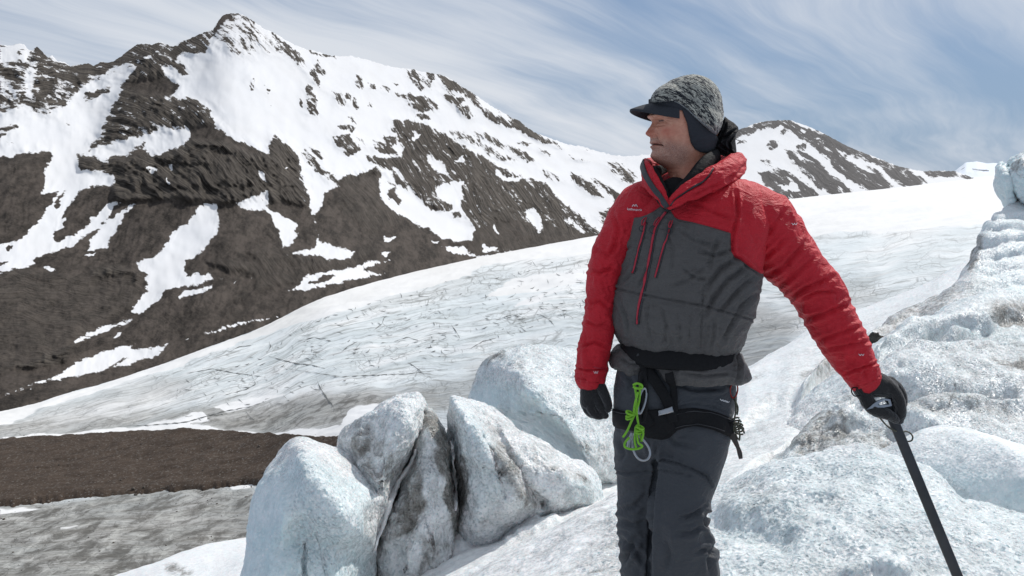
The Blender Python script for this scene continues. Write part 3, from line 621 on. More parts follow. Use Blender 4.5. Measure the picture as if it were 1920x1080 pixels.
def areas(px, py, polys, warp=8, soft=12, seed=1.0):
    wx = px + warp * fbm(px / 45, py / 45, seed, 4) * 2; wy = py + warp * fbm(px / 45, py / 45, seed + 7, 4) * 2
    f = np.zeros(px.shape)
    for v_, s_, *sf in polys:
        q = sf[0] if sf else soft
        k = sstep(-q, q, sdf(wx, wy, pts(s_))); f = f * (1 - k) + v_ * k
    return f
def rough(V, amp, sc, o=5, wrap=False, flip=False, kind='f'):
    n = normals(V, wrap, flip); f = (fbm if kind == 'f' else ridged)(V[..., 0] / sc, V[..., 1] / sc, V[..., 2] / sc, o)
    return V + n * (amp * f)[..., None]
def ice_sheet(name, rows, x0, x1, nc, nr, dirt=(), blue=(), snow=(), bumps=(), amp=(0.05, 0.5, 0.012, 0.06), gran=0.004, kind='structure', sm=9, post=None, snow0=0.0, mat=None):
    px = np.linspace(x0, x1, nc); V = sheet(rows, px, nr, sm)
    D0 = V[..., 1].copy(); PX, PY = toimg(V)
    for s_, w_, h_ in bumps:      # ridges (+) and hollows (-) along a line
        d = seg_dist(PX + 6 * fbm(PX / 30, PY / 30, 2, 3), PY + 6 * fbm(PX / 30, PY / 30, 5, 3), pts(s_))
        V[..., 2] += h_ * np.exp(-(d / w_) ** 2); V[..., 1] -= 0.6 * h_ * np.exp(-(d / w_) ** 2)
    sn_ = (1 - 0.85 * np.maximum(snow0 * 0.7, areas(PX, PY, snow, soft=20))) if (len(snow) or snow0) else 1.0
    V = rough(V, amp[0] * (sn_ * 0.7 + 0.3), amp[1], 5); V = rough(V, amp[2] * sn_, amp[3], 4)
    if gran: V = rough(V, gran * sn_, 0.018, 2)
    if post is not None: V = post(V, PX, PY)
    at = {'dirt': areas(PX, PY, dirt), 'blue': areas(PX, PY, blue, soft=25), 'snow': np.maximum(snow0, areas(PX, PY, snow))}
    o = grid_obj(name, V, mat or M_ice, attrs=at); tag(o, kind=kind); return o, V
# near snow slope and coarse ice mound
ice_sheet('foreground_ice',
  [[(a[i], a[i+1], a[i+2]) for i in range(0, len(a), 3)] for a in ([float(q) for q in r.split()] for r in [
  '300 3600 1.0 2600 3600 1.0', '300 1900 2.2 1300 1500 2.4 2600 1480 2.2', '300 1560 3.0 1300 1250 3.3 2600 1250 3.0', '300 1400 3.7 860 1170 3.9 1300 1075 3.9 1600 1075 3.75 2600 1120 3.6',
  '300 1400 4.3 860 1135 4.4 1300 985 4.5 1480 935 4.4 1600 935 4.3 1750 960 4.2 1900 1010 4.1 2600 1060 4.0',
  '300 1415 5 600 1250 5 860 1094 5.0 1000 1014 5.1 1150 930 5.3 1250 908 5.5 1340 912 5.5 1365 905 5.4 1400 880 5.3 1440 862 5.2 1480 850 5.2 1520 842 5.2 1560 833 5.2 1610 832 5.15 1640 840 5.1 1665 855 5.05 1700 866 5.0 1735 878 5.0 1762 890 4.9 1775 905 4.85 1790 930 4.8 1803 947 4.8 1850 955 4.7 1920 972 4.6 2100 1010 4.5 2600 1050 4.4',
  '300 1500 5.4 860 1150 5.4 1150 990 5.8 1340 990 6 1560 930 5.7 1800 1030 5.2 2600 1100 4.8', '300 1800 6 860 1500 6 1340 1300 6.2 1560 1300 6.0 2600 1300 5.3'])],
  300, 2500, 760, 320, sm=5,
  dirt=[(.30, '700 1090 1150 910 1160 1090'), (.1, '1340 900 2000 900 2000 1090 1340 1090'), (.35, '1340 930 1400 900 1480 905 1420 960 1350 985'), (.45, '1070 1090 1130 1030 1160 1000 1160 1090')],
  blue=[(.5, '1340 840 1950 840 1950 1100 1340 1100'), (.75, '1340 985 1480 1000 1500 960 1420 940 1340 960')], snow=[(.75, '300 1200 860 1060 1160 900 1130 1020 1060 1100 300 1400')],
  bumps=[('1340 975 1400 985 1440 1000 1470 1010', 22, -0.07), ('1340 955 1420 950 1500 925 1560 920', 20, .04), ('1600 900 1640 890 1700 900', 30, .03), ('1480 905 1560 890 1620 900', 16, -.03), ('1590 1085 1640 1060 1690 1085', 18, .05)],
  amp=(0.08, 0.6, 0.015, 0.09), gran=0.007)
def rows_of(*rs): return [[(a[i], a[i+1], a[i+2]) for i in range(0, len(a), 3)] for a in ([float(q) for q in r.split()] for r in rs)]
# smooth ice wall above the trench on the right
ice_sheet('ice_wall', rows_of('1500 1200 6.2 2500 1300 5.4', '1500 1010 6.35 1700 960 6.35 1800 1000 6.1 1920 1060 5.75 2500 1140 4.9', '1500 960 6.45 1600 905 6.5 1700 885 6.5 1800 915 6.2 1920 970 5.85 2500 1060 5.0', '1500 925 6.6 1600 880 6.65 1700 848 6.62 1765 832 6.6 1820 845 6.4 1920 890 6.0 2500 1020 5.2',
   '1500 900 6.9 1600 868 6.9 1660 845 6.9 1700 820 6.9 1730 807 6.9 1765 802 6.9 1820 808 6.7 1870 820 6.5 1920 842 6.3 2100 900 5.8 2500 1000 5.4', '1500 905 7.3 1700 835 7.5 1765 818 7.5 1920 850 6.9 2500 1010 6.0', '1500 990 8 1765 930 8.3 2500 1100 7.4'),
   1500, 2500, 300, 120, sm=7, dirt=[(.35, '1640 850 1720 880 1760 905 1640 930'), (.28, '1740 880 1830 920 1940 960 1940 1000 1800 970'), (.15, '1700 790 2000 790 2000 830 1700 830')],
   blue=[(.3, '1600 780 2000 780 2000 1100 1600 1100'), (.9, '1600 865 1760 870 1930 900 1930 1000 1700 980')], snow=[(.7, '1700 800 2000 800 2000 1000 1760 930 1700 850')], amp=(0.06, 0.6, 0.006, 0.08), gran=0.003)
# coarse dirty ice above it
ice_sheet('dirty_ice', rows_of('1300 1100 6.6 1765 960 7.2 2500 1100 6.6', '1300 990 7.2 1480 900 7.4 1620 870 7.5 1765 845 7.6 1920 865 7.4 2500 1000 6.9',
   '1300 970 7.8 1440 885 7.9 1500 845 8.0 1580 800 8.0 1700 770 8.1 1800 765 8.2 1920 780 8.2 2500 850 8', '1300 960 8.4 1400 900 8.5 1445 868 8.5 1480 834 8.5 1505 800 8.6 1540 762 8.8 1580 730 9 1620 700 9.1 1660 672 9.3 1720 650 9.5 1800 645 9.6 1880 655 9.6 1930 660 9.6 2500 700 9.5',
   '1300 990 8.8 1480 860 9 1580 765 9.4 1720 680 10 1920 685 10.1 2500 730 10', '1300 1100 9.5 1580 950 10 2500 900 10.5'), 1300, 2500, 440, 200, sm=5,
   dirt=[(.26, '1440 860 1540 740 1680 640 1960 640 1960 800 1700 800 1500 860'), (.72, '1470 845 1500 790 1570 770 1610 800 1560 850'), (.55, '1590 800 1650 790 1690 830 1640 850 1580 840'), (.15, '1560 770 1620 740 1660 780 1610 800'), (.15, '1640 690 1720 660 1780 690 1700 730'), (.45, '1680 735 1800 740 1920 720 1950 780 1780 800 1700 780'), (.85, '1860 670 1960 665 1960 700 1890 700'), (.2, '1700 790 1960 780 1960 820 1700 810')],
   blue=[(.3, '1400 600 2000 600 2000 900 1400 900')], snow=[],
   bumps=[('1520 860 1560 810 1620 790 1680 800', 16, -.10), ('1560 790 1610 755 1650 740', 16, .08), ('1640 800 1700 785 1760 800', 12, .06), ('1620 735 1700 700 1760 690', 13, .08), ('1700 735 1800 730 1900 740', 13, -.10), ('1700 760 1800 765 1920 755', 10, .07), ('1600 760 1660 755 1720 760', 8, -.06), ('1480 860 1520 800 1590 745', 9, .05)],
   amp=(0.16, 0.7, 0.032, 0.16), gran=0.009)
# upper lobes
ice_sheet('ice_lobes', rows_of('1480 960 8.6 2500 900 9', '1480 850 9.2 1620 745 9.8 1720 700 10.2 1920 710 10.4 2500 750 10.4', '1480 800 10 1600 700 10.6 1700 652 11 1800 640 11.3 1920 645 11.5 2500 690 11.6',
   '1480 770 10.8 1560 700 11.3 1600 672 11.5 1645 640 11.9 1700 610 12.4 1745 588 12.8 1790 568 13 1840 552 13.2 1875 545 13.3 1920 556 13.4 2000 566 13.4 2500 600 13.5', '1480 790 11.5 1645 665 12.7 1875 575 14.2 2500 630 14.4', '1480 900 12 1645 790 13.2 2500 750 15'), 1480, 2500, 300, 150, sm=5,
   dirt=[(.22, '1560 700 1700 600 1960 540 1960 680 1640 700'), (.78, '1850 572 1900 560 1960 566 1960 612 1905 602 1860 592'), (.45, '1700 645 1760 640 1800 660 1740 672'), (.75, '1880 655 1960 650 1960 700 1890 690')],
   blue=[(.4, '1500 500 2000 500 2000 760 1500 760'), (.7, '1780 625 1920 625 1960 650 1800 660')], snow=[(.3, '1600 700 1640 630 1880 540 1900 580 1700 680')],
   bumps=[('1640 665 1700 625 1780 608 1840 612', 10, .16), ('1660 690 1740 640 1800 628 1920 620', 9, -.26), ('1780 640 1850 622 1960 622', 10, .28), ('1790 660 1860 662 1960 668', 10, -.26), ('1840 600 1900 590 1960 600', 9, -.12)],
   amp=(0.18, 0.9, 0.03, 0.16), gran=0.010)
# smooth snow ramp between the glacier and the ice
ice_sheet('snow_slope', rows_of('900 1300 5.9 1340 1200 6.3 2300 900 9', '900 1180 6.6 1150 1050 6.8 1340 960 7.2 1480 880 8.6 1640 760 11 1800 640 13.5 2300 560 16', '900 1100 8 1200 960 8.2 1340 880 9 1480 760 11 1640 655 14 1800 565 18 2300 500 22',
   '900 1080 9.5 1200 900 10 1340 790 11.5 1400 735 12.5 1480 680 14 1560 640 16 1640 600 19 1760 545 22 2300 450 28', '900 1075 11 1200 880 12 1340 745 14 1380 705 15 1400 692 15.5 1440 668 17 1480 645 19 1520 616 21 1560 598 23 1600 586 25 1650 568 27 1700 548 29 1750 527 31 1780 508 33 1830 480 36 2300 420 40',
   '900 1150 12 1400 730 17 1650 600 30 2300 470 44', '900 1400 13 1400 1000 19 1650 800 34 2300 700 50'), 900, 2300, 440, 160, sm=5, snow0=0.55,
   dirt=[(.22, '1340 1000 1340 850 1500 640 1700 560 1800 500 1800 560 1560 700 1480 850'), (.75, '1505 705 1570 668 1610 655 1560 700 1515 722'), (.6, '1550 640 1580 620 1600 618 1560 648'), (.5, '1340 960 1440 880 1480 850 1440 900 1350 960'), (.5, '1390 712 1440 690 1430 704 1395 722')],
   blue=[(.15, '1300 1000 1400 700 1800 500 1700 640 1480 880')], bumps=[('1500 740 1560 690 1600 672', 8, .25), ('1340 850 1400 790 1460 750 1500 745', 12, -.1), ('1350 930 1420 870 1470 840', 10, .08)], amp=(0.12, 1.1, 0.02, 0.25), gran=0.004)
# ribbed serac ridge
def ribs(V, PX, PY):
    n = normals(V)
    a = np.exp(-((PX - 1890) / 70) ** 2) * sstep(560, 540, PY) * sstep(385, 400, PY)
    ph = (PY - 400 - 0.25 * (PX - 1860) + 0.0016 * (PX - 1900) ** 2) / 25 + 0.9 * fbm(PX / 80, PY / 40, 1, 3)
    ph = np.power(np.clip((PY - 395) / 150, 0.001, 1), 0.8) * 6.2 + 0.35 * fbm(PX / 60, PY / 60, 1, 3) + (PX - 1890) * 0.004
    h = np.abs(np.sin(ph * np.pi)) ** 0.7
    m_ = sstep(1800, 1850, PX + (PY - 430) * 0.1)
    return V + n * ((h - 0.5) * 0.085 * (0.7 + 0.8 * fbm(PX / 25, PY / 25, 4, 3)) * m_ * sstep(560, 530, PY) * sstep(390, 400, PY))[..., None]
ice_sheet('serac_ridge', rows_of('1450 900 10.5 2500 760 12', '1450 810 11.2 1600 690 12.2 1700 640 13 1800 605 13.6 1920 600 14 2500 640 14', '1450 800 11.8 1600 655 13 1660 625 13.6 1720 592 14.3 1800 540 15 1860 500 15.6 1920 490 15.8 2500 480 16',
   '1450 800 12.3 1560 700 12.8 1600 662 13.3 1650 612 14 1680 592 14.6 1700 578 15 1730 566 15.4 1760 554 15.8 1785 538 16 1800 522 16.1 1815 500 16.2 1825 478 16.3 1838 452 16.5 1850 432 16.6 1866 412 16.8 1882 398 17 1905 391 17.2 1925 390 17.3 2100 360 17.8 2500 330 18',
   '1450 830 12.8 1600 690 14 1700 610 16 1800 560 17.3 1850 470 17.8 1900 420 18 2500 370 19', '1450 1000 14 1700 800 17 2500 700 20'), 1450, 2500, 380, 240, sm=3, post=ribs,
   dirt=[(.55, '1640 615 1700 565 1790 530 1820 560 1740 610 1650 640'), (.6, '1560 700 1620 650 1680 620 1640 660 1580 700'), (.75, '1810 512 1825 470 1840 440 1848 440 1835 480 1820 512', 4), (.35, '1780 560 1830 520 1870 530 1820 590')],
   blue=[(.45, '1830 400 1960 380 1960 560 1830 530'), (.75, '1830 540 1960 520 1960 600 1800 600')], snow=[(.3, '1840 400 1960 380 1960 560 1840 530')], amp=(0.16, 0.9, 0.035, 0.18), gran=0.010)

def blob(name, outline, c, D0, qf, qb, mat, label, cat, dirt=(), blue=(), snow=(), bumps=(), n=320, nr=92, amp=(0.05, 0.4, 0.015, 0.07), gran=0.006, tilt=(0, 0), front=None, ex=3.0, jag=0, group=None, rnd=1.0):
    """closed lump of ice: its outline seen from the front, bulging qf px to the front and qb px behind"""
    ol = np.array(pts(outline)); d = np.r_[0, np.cumsum(np.hypot(*(np.roll(ol, -1, 0) - ol).T))]
    cl_ = np.vstack([ol, ol[:1]]); s = np.linspace(0, d[-1], n, endpoint=False)
    ox = np.interp(s, d, cl_[:, 0]); oy = np.interp(s, d, cl_[:, 1])
    def cs(a, k): 
        ker = np.hanning(k + 2)[1:-1]; ker /= ker.sum(); return np.convolve(np.r_[a[-k:], a, a[:k]], ker, 'same')[k:-k]
    ox, oy = cs(ox, 7), cs(oy, 7)
    r = np.r_[1 - (1 - np.linspace(0, 1, nr)) ** 1.8]; r = np.r_[r, r[::-1][1:]]; side = np.r_[np.ones(nr), -np.ones(nr - 1)]
    # rows run from front centre (r=0) to rim (r=1) to back centre
    X = c[0] + (ox[None] - c[0]) * r[:, None]; Y = c[1] + (oy[None] - c[1]) * r[:, None]
    h = np.power(np.clip(1 - r[:, None] ** ex, 0, 1), 0.62) * np.ones_like(X)
    q = np.where(side[:, None] > 0, -h * qf, h * qb)
    if front is not None: q = q + front(X, Y) * h * (side[:, None] > 0)
    q = q + tilt[0] * (X - c[0]) + tilt[1] * (Y - c[1])
    for s_, w_, hh in bumps:
        dd = seg_dist(X + 5 * fbm(X / 25, Y / 25, 2, 3), Y + 5 * fbm(X / 25, Y / 25, 5, 3), pts(s_)); q = q - hh * np.exp(-(dd / w_) ** 2) * (side[:, None] > 0) * sstep(0, .12, h)
    D = D0 * (1 + q / FPX)
    sgn = r[:, None] ** 1.0
    V = P(X, Y, D)
    V = rough(V, amp[0], amp[1], 5, True, True); V = rough(V, amp[2], amp[3], 4, True, True)
    if gran: V = rough(V, gran, 0.018, 2, True, True)
    o = grid_obj(name, V, mat, attrs={'dirt': areas(X, Y, dirt, 6, 8), 'blue': areas(X, Y, blue, 8, 20), 'snow': areas(X, Y, snow)}, wrap=True, flip=True)
    tag(o, label, cat, group); return o
GI = None
blob('ice_block', '440 1120 447 1080 458 1020 470 975 480 930 495 900 503 882 520 862 540 840 552 826 570 822 600 830 638 838 668 858 701 882 722 903 735 925 730 950 720 990 708 1035 702 1080 694 1120 690 1400 430 1400', (590, 990), 6.6, 210, 260, M_ice,
     'leftmost ice block, smooth pale blue, beside the brown gravel bank', 'ice block', dirt=[(.3, '700 860 760 900 740 1000 700 1100 690 1000')], blue=[(.7, '430 1100 480 900 560 850 700 900 700 1100'), (1, '440 1100 470 980 560 990 700 1060 700 1120 440 1130')], snow=[(.5, '430 1100 480 900 540 900 560 1100')],
     bumps=[('560 830 600 900 640 960 700 1010', 45, 50), ('530 1030 570 1005 640 1030 690 1055', 28, -30), ('500 900 530 960 520 1040', 28, 22), ('569 1100 571 1020', 3, -14)], amp=(0.12, 0.7, 0.012, 0.12), gran=0.004, tilt=(0.35, -0.25))
blob('ice_block', '636 842 645 812 665 795 690 775 720 752 745 740 768 735 785 738 792 755 797 775 798 800 790 825 778 850 766 880 752 908 738 940 726 985 712 1030 690 1040 670 960 650 890', (715, 860), 7.0, 130, 240, M_ice,
     'grey dust-speckled ice block with white rounded top, behind the leftmost pale blue block', 'ice block', dirt=[(.30, '620 790 860 780 870 1120 620 1120'), (-.2, '705 765 745 735 800 735 800 800 770 830 735 800'), (.68, '650 830 690 800 730 830 760 880 740 920 680 880'), (.3, '690 850 720 860 735 900 700 880', 4)],
     blue=[(.15, '640 800 860 740 860 1100 690 1100')], bumps=[('760 740 765 790 735 840 720 900', 36, 26), ('655 850 690 830 720 800', 14, -14), ('670 870 700 900 725 910', 12, 16)],
     amp=(0.12, 0.5, 0.03, 0.14), gran=0.008, tilt=(0.15, -0.3))
blob('ice_block', '775 845 786 818 795 790 800 770 806 768 815 786 826 806 838 838 850 872 858 920 862 960 866 1000 862 1060 850 1300 690 1300 690 1120 698 1060 708 1015 722 968 738 925 755 892', (795, 960), 7.0, 120, 220, M_ice,
     'darkest dirt-streaked ice slab, narrow-topped, between the speckled block and the wedge', 'ice block', dirt=[(.48, '640 760 870 760 880 1120 680 1120'), (.1, '800 870 820 880 845 960 850 1020 800 1010 775 990 790 930'), (.05, '710 1060 760 1000 790 1020 770 1100 710 1110'), (1.0, '792 762 815 786 838 850 862 990 850 1000 835 930 815 850 800 810', 4), (.95, '752 960 770 930 790 900 800 940 775 1000 755 1000'), (.2, '775 830 800 800 810 840 800 870 780 870')],
     blue=[(.1, '640 800 860 740 860 1100 690 1100')], bumps=[('815 810 828 870 848 960', 16, 22), ('792 900 800 960 770 1060', 24, 20), ('778 850 765 900 745 960', 10, -16), ('740 1060 770 990 790 960', 12, -14)],
     amp=(0.10, 0.4, 0.03, 0.13), gran=0.008, tilt=(0.15, -0.3))
blob('ice_block', '846 743 842 760 840 790 846 830 852 860 856 900 858 950 860 1010 880 1040 930 1040 970 1020 1010 1000 1060 985 1100 970 1128 950 1124 915 1115 895 1090 875 1060 858 1040 840 1010 822 985 808 960 795 940 778 915 765 890 758 872 752 858 745', (925, 885), 7.2, 150, 220, M_ice,
     'wedge-shaped grey ice block with a knife-sharp left edge, third from the left', 'ice block', dirt=[(.30, '880 760 980 790 1060 860 1130 920 1100 950 880 1000 860 960 880 850'), (0, '840 740 880 760 930 850 960 940 900 960 870 880 850 800'), (.9, '850 850 872 850 880 900 870 960 862 1000 850 980'), (.7, '940 830 975 900 1005 950 990 960 950 900 920 840'), (.6, '1000 840 1050 870 1100 900 1060 900 1000 870')],
     blue=[(.45, '840 740 900 770 960 900 900 980 850 850'), (.7, '1060 900 1130 900 1130 950 1060 950')], bumps=[('846 745 880 800 930 860 970 930', 28, 34), ('925 790 950 850 985 910 1015 945', 10, -30), ('1000 830 1040 870 1090 910', 26, 24), ('905 820 935 880 950 930', 7, -12)],
     amp=(0.10, 0.5, 0.025, 0.13), gran=0.007, tilt=(0.25, -0.3))
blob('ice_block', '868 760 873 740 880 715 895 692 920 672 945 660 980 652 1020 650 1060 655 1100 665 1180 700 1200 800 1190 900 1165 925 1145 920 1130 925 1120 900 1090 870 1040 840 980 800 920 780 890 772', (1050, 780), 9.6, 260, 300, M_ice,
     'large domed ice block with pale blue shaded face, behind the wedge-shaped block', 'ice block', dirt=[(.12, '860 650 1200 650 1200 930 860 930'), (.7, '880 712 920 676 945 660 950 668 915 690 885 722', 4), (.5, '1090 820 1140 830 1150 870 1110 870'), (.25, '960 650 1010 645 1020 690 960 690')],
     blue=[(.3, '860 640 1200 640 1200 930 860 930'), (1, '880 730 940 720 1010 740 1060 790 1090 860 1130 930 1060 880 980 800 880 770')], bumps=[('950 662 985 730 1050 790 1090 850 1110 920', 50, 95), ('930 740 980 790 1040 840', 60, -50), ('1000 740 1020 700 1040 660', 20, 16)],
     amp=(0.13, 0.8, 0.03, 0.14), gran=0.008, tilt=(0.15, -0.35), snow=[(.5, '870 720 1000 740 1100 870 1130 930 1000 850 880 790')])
# leaning serac tip at the right margin
blob('serac', '1868 330 1871 316 1876 304 1879 312 1888 314 1894 300 1905 292 1925 280 1990 262 2060 300 2060 420 1960 400 1925 392 1905 388 1888 388 1884 372 1874 356 1868 343', (1930, 340), 18.5, 110, 160, M_ice,
     'blue-grey serac tip leaning over at the right edge of the picture', 'serac', dirt=[(.6, '1893 310 1930 280 1960 280 1930 310 1900 325')], blue=[(.9, '1860 290 2060 270 2060 420 1860 400')], ex=4.5, bumps=[('1890 316 1900 350 1910 385', 7, -30), ('1880 320 1890 350 1895 385', 6, 10), ('1915 300 1920 340 1935 380', 8, 14)], amp=(0.22, 0.8, 0.04, 0.2), gran=0.0, snow=[(.6, '1860 290 2060 270 2060 420 1860 400')], tilt=(0.0, -0.3), n=320, nr=80)
# snow gully behind the blocks
ice_sheet('snow_gully', rows_of('300 1700 5.4 1250 1500 5.4', '300 1500 5.6 740 1180 5.7 900 1110 5.8 1250 960 6.0', '300 1400 6.2 740 1120 6.2 860 1060 6.3 1000 1000 6.5 1150 935 6.8 1250 910 7.0', '300 1330 7.0 700 1105 6.9 760 1052 6.9 800 1026 6.95 860 998 7.0 930 990 7.05 970 972 7.1 1010 955 7.2 1060 945 7.4 1100 938 7.6 1125 928 8.0 1160 915 8.4 1250 890 8.6', '300 1330 9 740 1040 8 1000 950 8.5 1250 890 10', '300 1600 10 1250 1100 11'),
   300, 1250, 300, 110, snow0=0.8, dirt=[(.1, '700 1100 900 950 1150 900 1150 1000 800 1100'), (.8, '1010 965 1060 945 1075 950 1030 972', 5), (.5, '790 1050 815 1030 810 1050', 4)], bumps=[('830 1010 900 990 1000 970', 9, .05), ('780 1060 880 1020 960 1000', 8, -.04), ('950 1010 1040 975', 7, .04)], amp=(0.05, 0.4, 0.02, 0.12), gran=0.003)
# snow bank, lower left
ice_sheet('snow_bank', rows_of('-200 1600 9 1000 1500 9', '-200 1300 11 1000 1200 11', '-200 1220 14 230 1110 14 380 1070 14 480 1045 14 1000 1000 14', '-200 1200 17 150 1110 17 230 1079 17.2 262 1068 17.4 300 1056 17.6 340 1040 18 380 1030 18.4 430 1022 18.8 480 1010 19 1000 960 19', '-200 1260 19 1000 1010 23', '-200 1600 22 1000 1400 28'), -200, 1000, 200, 70,
   snow0=0.8, dirt=[(.8, '310 1075 330 1065 360 1072 345 1082', 5)], amp=(0.2, 1.6, 0.04, 0.3), gran=0.003)
# dark stone frozen into the ridge
M_stone = gravel_material('dark_stone', (0.022, 0.021, 0.019), (0.10, 0.095, 0.085), 9.0, 0.05)
blob('rock', '1620 650 1624 638 1629 630 1635 625 1641 626 1647 624 1653 628 1659 633 1664 640 1661 650 1650 660 1630 660', (1642, 643), 12.4, 7, 18, M_stone, 'small jagged dark rock lodged in the snow ridge beside the red sleeve', 'rock', n=120, nr=24, amp=(0.06, 0.12, 0.02, 0.05), gran=0)

# wind-packed snow caught in the cracks between the blocks
def snow_vein(poly, width, wf):
    hbv = _bb; p = np.array(pts(poly), float)
    d = np.r_[0, np.cumsum(np.hypot(*np.diff(p, axis=0).T))]; n = 60; s = np.linspace(0, d[-1], n); x = np.interp(s, d, p[:, 0]); y = np.interp(s, d, p[:, 1])
    x = x + 2.0 * fbm(s / 14, 0.3, 1.0, 3) * 2; D = []
    for a_, b_ in zip(x, y):
        best = []
        for da in (-9, -4, 0, 4, 9):
            dv = Vector(((a_ + da - 960) / FPX, 1.0, (HOR - b_) / FPX)).normalized(); h_ = hbv.ray_cast(Vector((0, 0, CZ)), dv, 60)
            if h_[0]: best.append(h_[0].y)
        D.append(sorted(best)[len(best) // 3] if best else np.nan)
    D = np.array(D); ok = ~np.isnan(D); D = np.interp(np.arange(n), np.arange(n)[ok], D[ok]); D = smooth1(D, 9)
    th = np.linspace(0, 2 * np.pi, 16, endpoint=False); w_ = width * np.array([wf(k) for k in np.linspace(0, 1, n)]) * (1 + 0.5 * fbm(s / 10, 3, 0, 3)); V = []
    for k in range(n): V.append(P(x[k] + w_[k] * np.cos(th), y[k] + 0 * th, D[k] + 0.02 - w_[k] * 1.6 * D[k] / FPX * np.sin(th)))
    return np.array(V)
_bl = [o for o in bpy.data.objects if o.name.startswith('ice_block')]
_v, _f, _o = [], [], 0
for o in _bl:
    me = o.data; n = len(me.vertices); co = np.empty(n * 3, np.float32); me.vertices.foreach_get('co', co); me.calc_loop_triangles(); k = len(me.loop_triangles); ix = np.empty(k * 3, np.int32); me.loop_triangles.foreach_get('vertices', ix)
    _v.append(co.reshape(-1, 3)); _f.append(ix.reshape(-1, 3) + _o); _o += n
_bb = BVHTree.FromPolygons(np.concatenate(_v).tolist(), np.concatenate(_f).tolist())
sv = snow_vein('780 842 772 866 761 884 747 903 736 930 726 958 716 990 708 1014 702 1034', 5.5, lambda t: 0.45 + 0.75 * math.sin(math.pi * min(1, t * 1.1)) )
o = grid_obj('snow_vein', sv, M_ice, _bl[1], attrs={'dirt': np.zeros(sv.shape[:2]), 'blue': np.zeros(sv.shape[:2]), 'snow': np.ones(sv.shape[:2])}, wrap=True)
sv = snow_vein('845 826 849 850 850 868 852 892 857 916 855 940 853 958', 2.6, lambda t: 0.5 + 0.9 * abs(math.sin(t * 9)))
o = grid_obj('snow_vein', sv, M_ice, _bl[3], attrs={'dirt': np.zeros(sv.shape[:2]) + 0.15, 'blue': np.zeros(sv.shape[:2]), 'snow': np.ones(sv.shape[:2])}, wrap=True)
# ================================================================== THE MAN
PD = 2.8; MM = PD / FPX           # metres per photograph pixel at his distance
def O(px, py, q=0.0):
    px, py, q = np.broadcast_arrays(np.asarray(px, float), np.asarray(py, float), np.asarray(q, float))
    D = PD + q * MM
    return np.stack([(1290 - 960) / FPX * D + (px - 1290) * MM, D, CZ + (HOR - py) * MM], -1)
def fabric(name, c1, c2=None, rough_=0.62, spec=0.3, weave=900, wr=0.3, sheen=0.04, zipcol=None):
    m = bpy.data.materials.new(name); m.use_nodes = True; t = NT(m.node_tree); t.n.clear()
    ob = t.new('ShaderNodeTexCoord').outputs['Object']
    n = t.noise(ob, 9, 5, 0.6); n2 = t.noise(ob, weave, 2, 0.5); n3 = t.math('ABSOLUTE', t.math('SUBTRACT', t.noise(t.mapping(ob, rot=(0.2, 0.5, 0.3), scale=(1, 1, 1.7)), 11, 5, 0.55, 0.9), 0.5)); n4 = t.math('ABSOLUTE', t.math('SUBTRACT', t.noise(t.mapping(ob, rot=(0.9, -0.6, 0.1), scale=(1, 1, 2.4)), 23, 4, 0.55, 1.2), 0.5))
    base = c1
    if c2 is not None:
        base = t.mix(t.maprange(t.attr('panel'), -0.25, 0.25), c1, c2)
    c = t.mix(t.maprange(n, 0.3, 0.75, 0, 0.35), base, t.mix(0.5, base, (0.0, 0.0, 0.0)) if False else base)
    c = t.mix(t.maprange(n, 0.35, 0.75, 0, 0.15), c, (0.02, 0.02, 0.022)); c = t.mix(t.maprange(n2, 0.4, 0.7, 0, 0.03), c, (0.3, 0.3, 0.3))
    b = t.new('ShaderNodeBsdfPrincipled', inp={'Roughness': rough_, 'Specular IOR Level': spec, 'Sheen Weight': sheen, 'Sheen Roughness': 0.5}); t.set(b, 'Base Color', c)
    h = t.math('ADD', t.math('ADD', t.math('MULTIPLY', n3, 1.6), t.math('MULTIPLY', n4, 0.7)), t.math('MULTIPLY', n2, 0.02)); t.set(b, 'Normal', t.bump(h, min(1.0, wr * 1.7), 0.022))
    o = t.new('ShaderNodeOutputMaterial'); t.l.new(b.outputs[0], o.inputs[0]); return m
def plain(name, col, rough_=0.6, metal=0.0, spec=0.5, nz=0.0, sc=40, bmp=0.0, col2=None, tra=0):
    m = bpy.data.materials.new(name); m.use_nodes = True; t = NT(m.node_tree); t.n.clear()
    ob = t.new('ShaderNodeTexCoord').outputs['Object']; n = t.noise(ob, sc, 5, 0.65)
    c = t.mix(t.maprange(n, 0.35, 0.7, 0, 1), col, col2 or tuple(x * (1 - nz) for x in col))
    b = t.new('ShaderNodeBsdfPrincipled', inp={'Roughness': rough_, 'Metallic': metal, 'Specular IOR Level': spec}); t.set(b, 'Base Color', c)
    if bmp: t.set(b, 'Normal', t.bump(n, bmp, 0.004))
    o = t.new('ShaderNodeOutputMaterial'); t.l.new(b.outputs[0], o.inputs[0]); return m
RED = (0.52, 0.006, 0.018); GREY = (0.090, 0.084, 0.080)
M_red = fabric('red_shell_fabric', RED, wr=0.35); M_jack = fabric('jacket_fabric', RED, GREY, wr=0.35)
M_grey = fabric('grey_shell_fabric', GREY, wr=0.35); M_trs = fabric('trouser_fabric', (0.044, 0.048, 0.055), wr=0.22, rough_=0.65, spec=0.35)
M_blk = plain('black_webbing', (0.009, 0.009, 0.010), 0.8, spec=0.25, nz=0.5, sc=200, bmp=0.3); M_zip = plain('red_zip', (0.42, 0.01, 0.03), 0.45, nz=0.3, sc=120)
M_dgt = plain('dark_zip_tape', (0.035, 0.036, 0.04), 0.6, nz=0.4, sc=100); M_soft = fabric('black_softshell', (0.008, 0.008, 0.009), wr=0.2, rough_=0.75, spec=0.15, sheen=0.0)
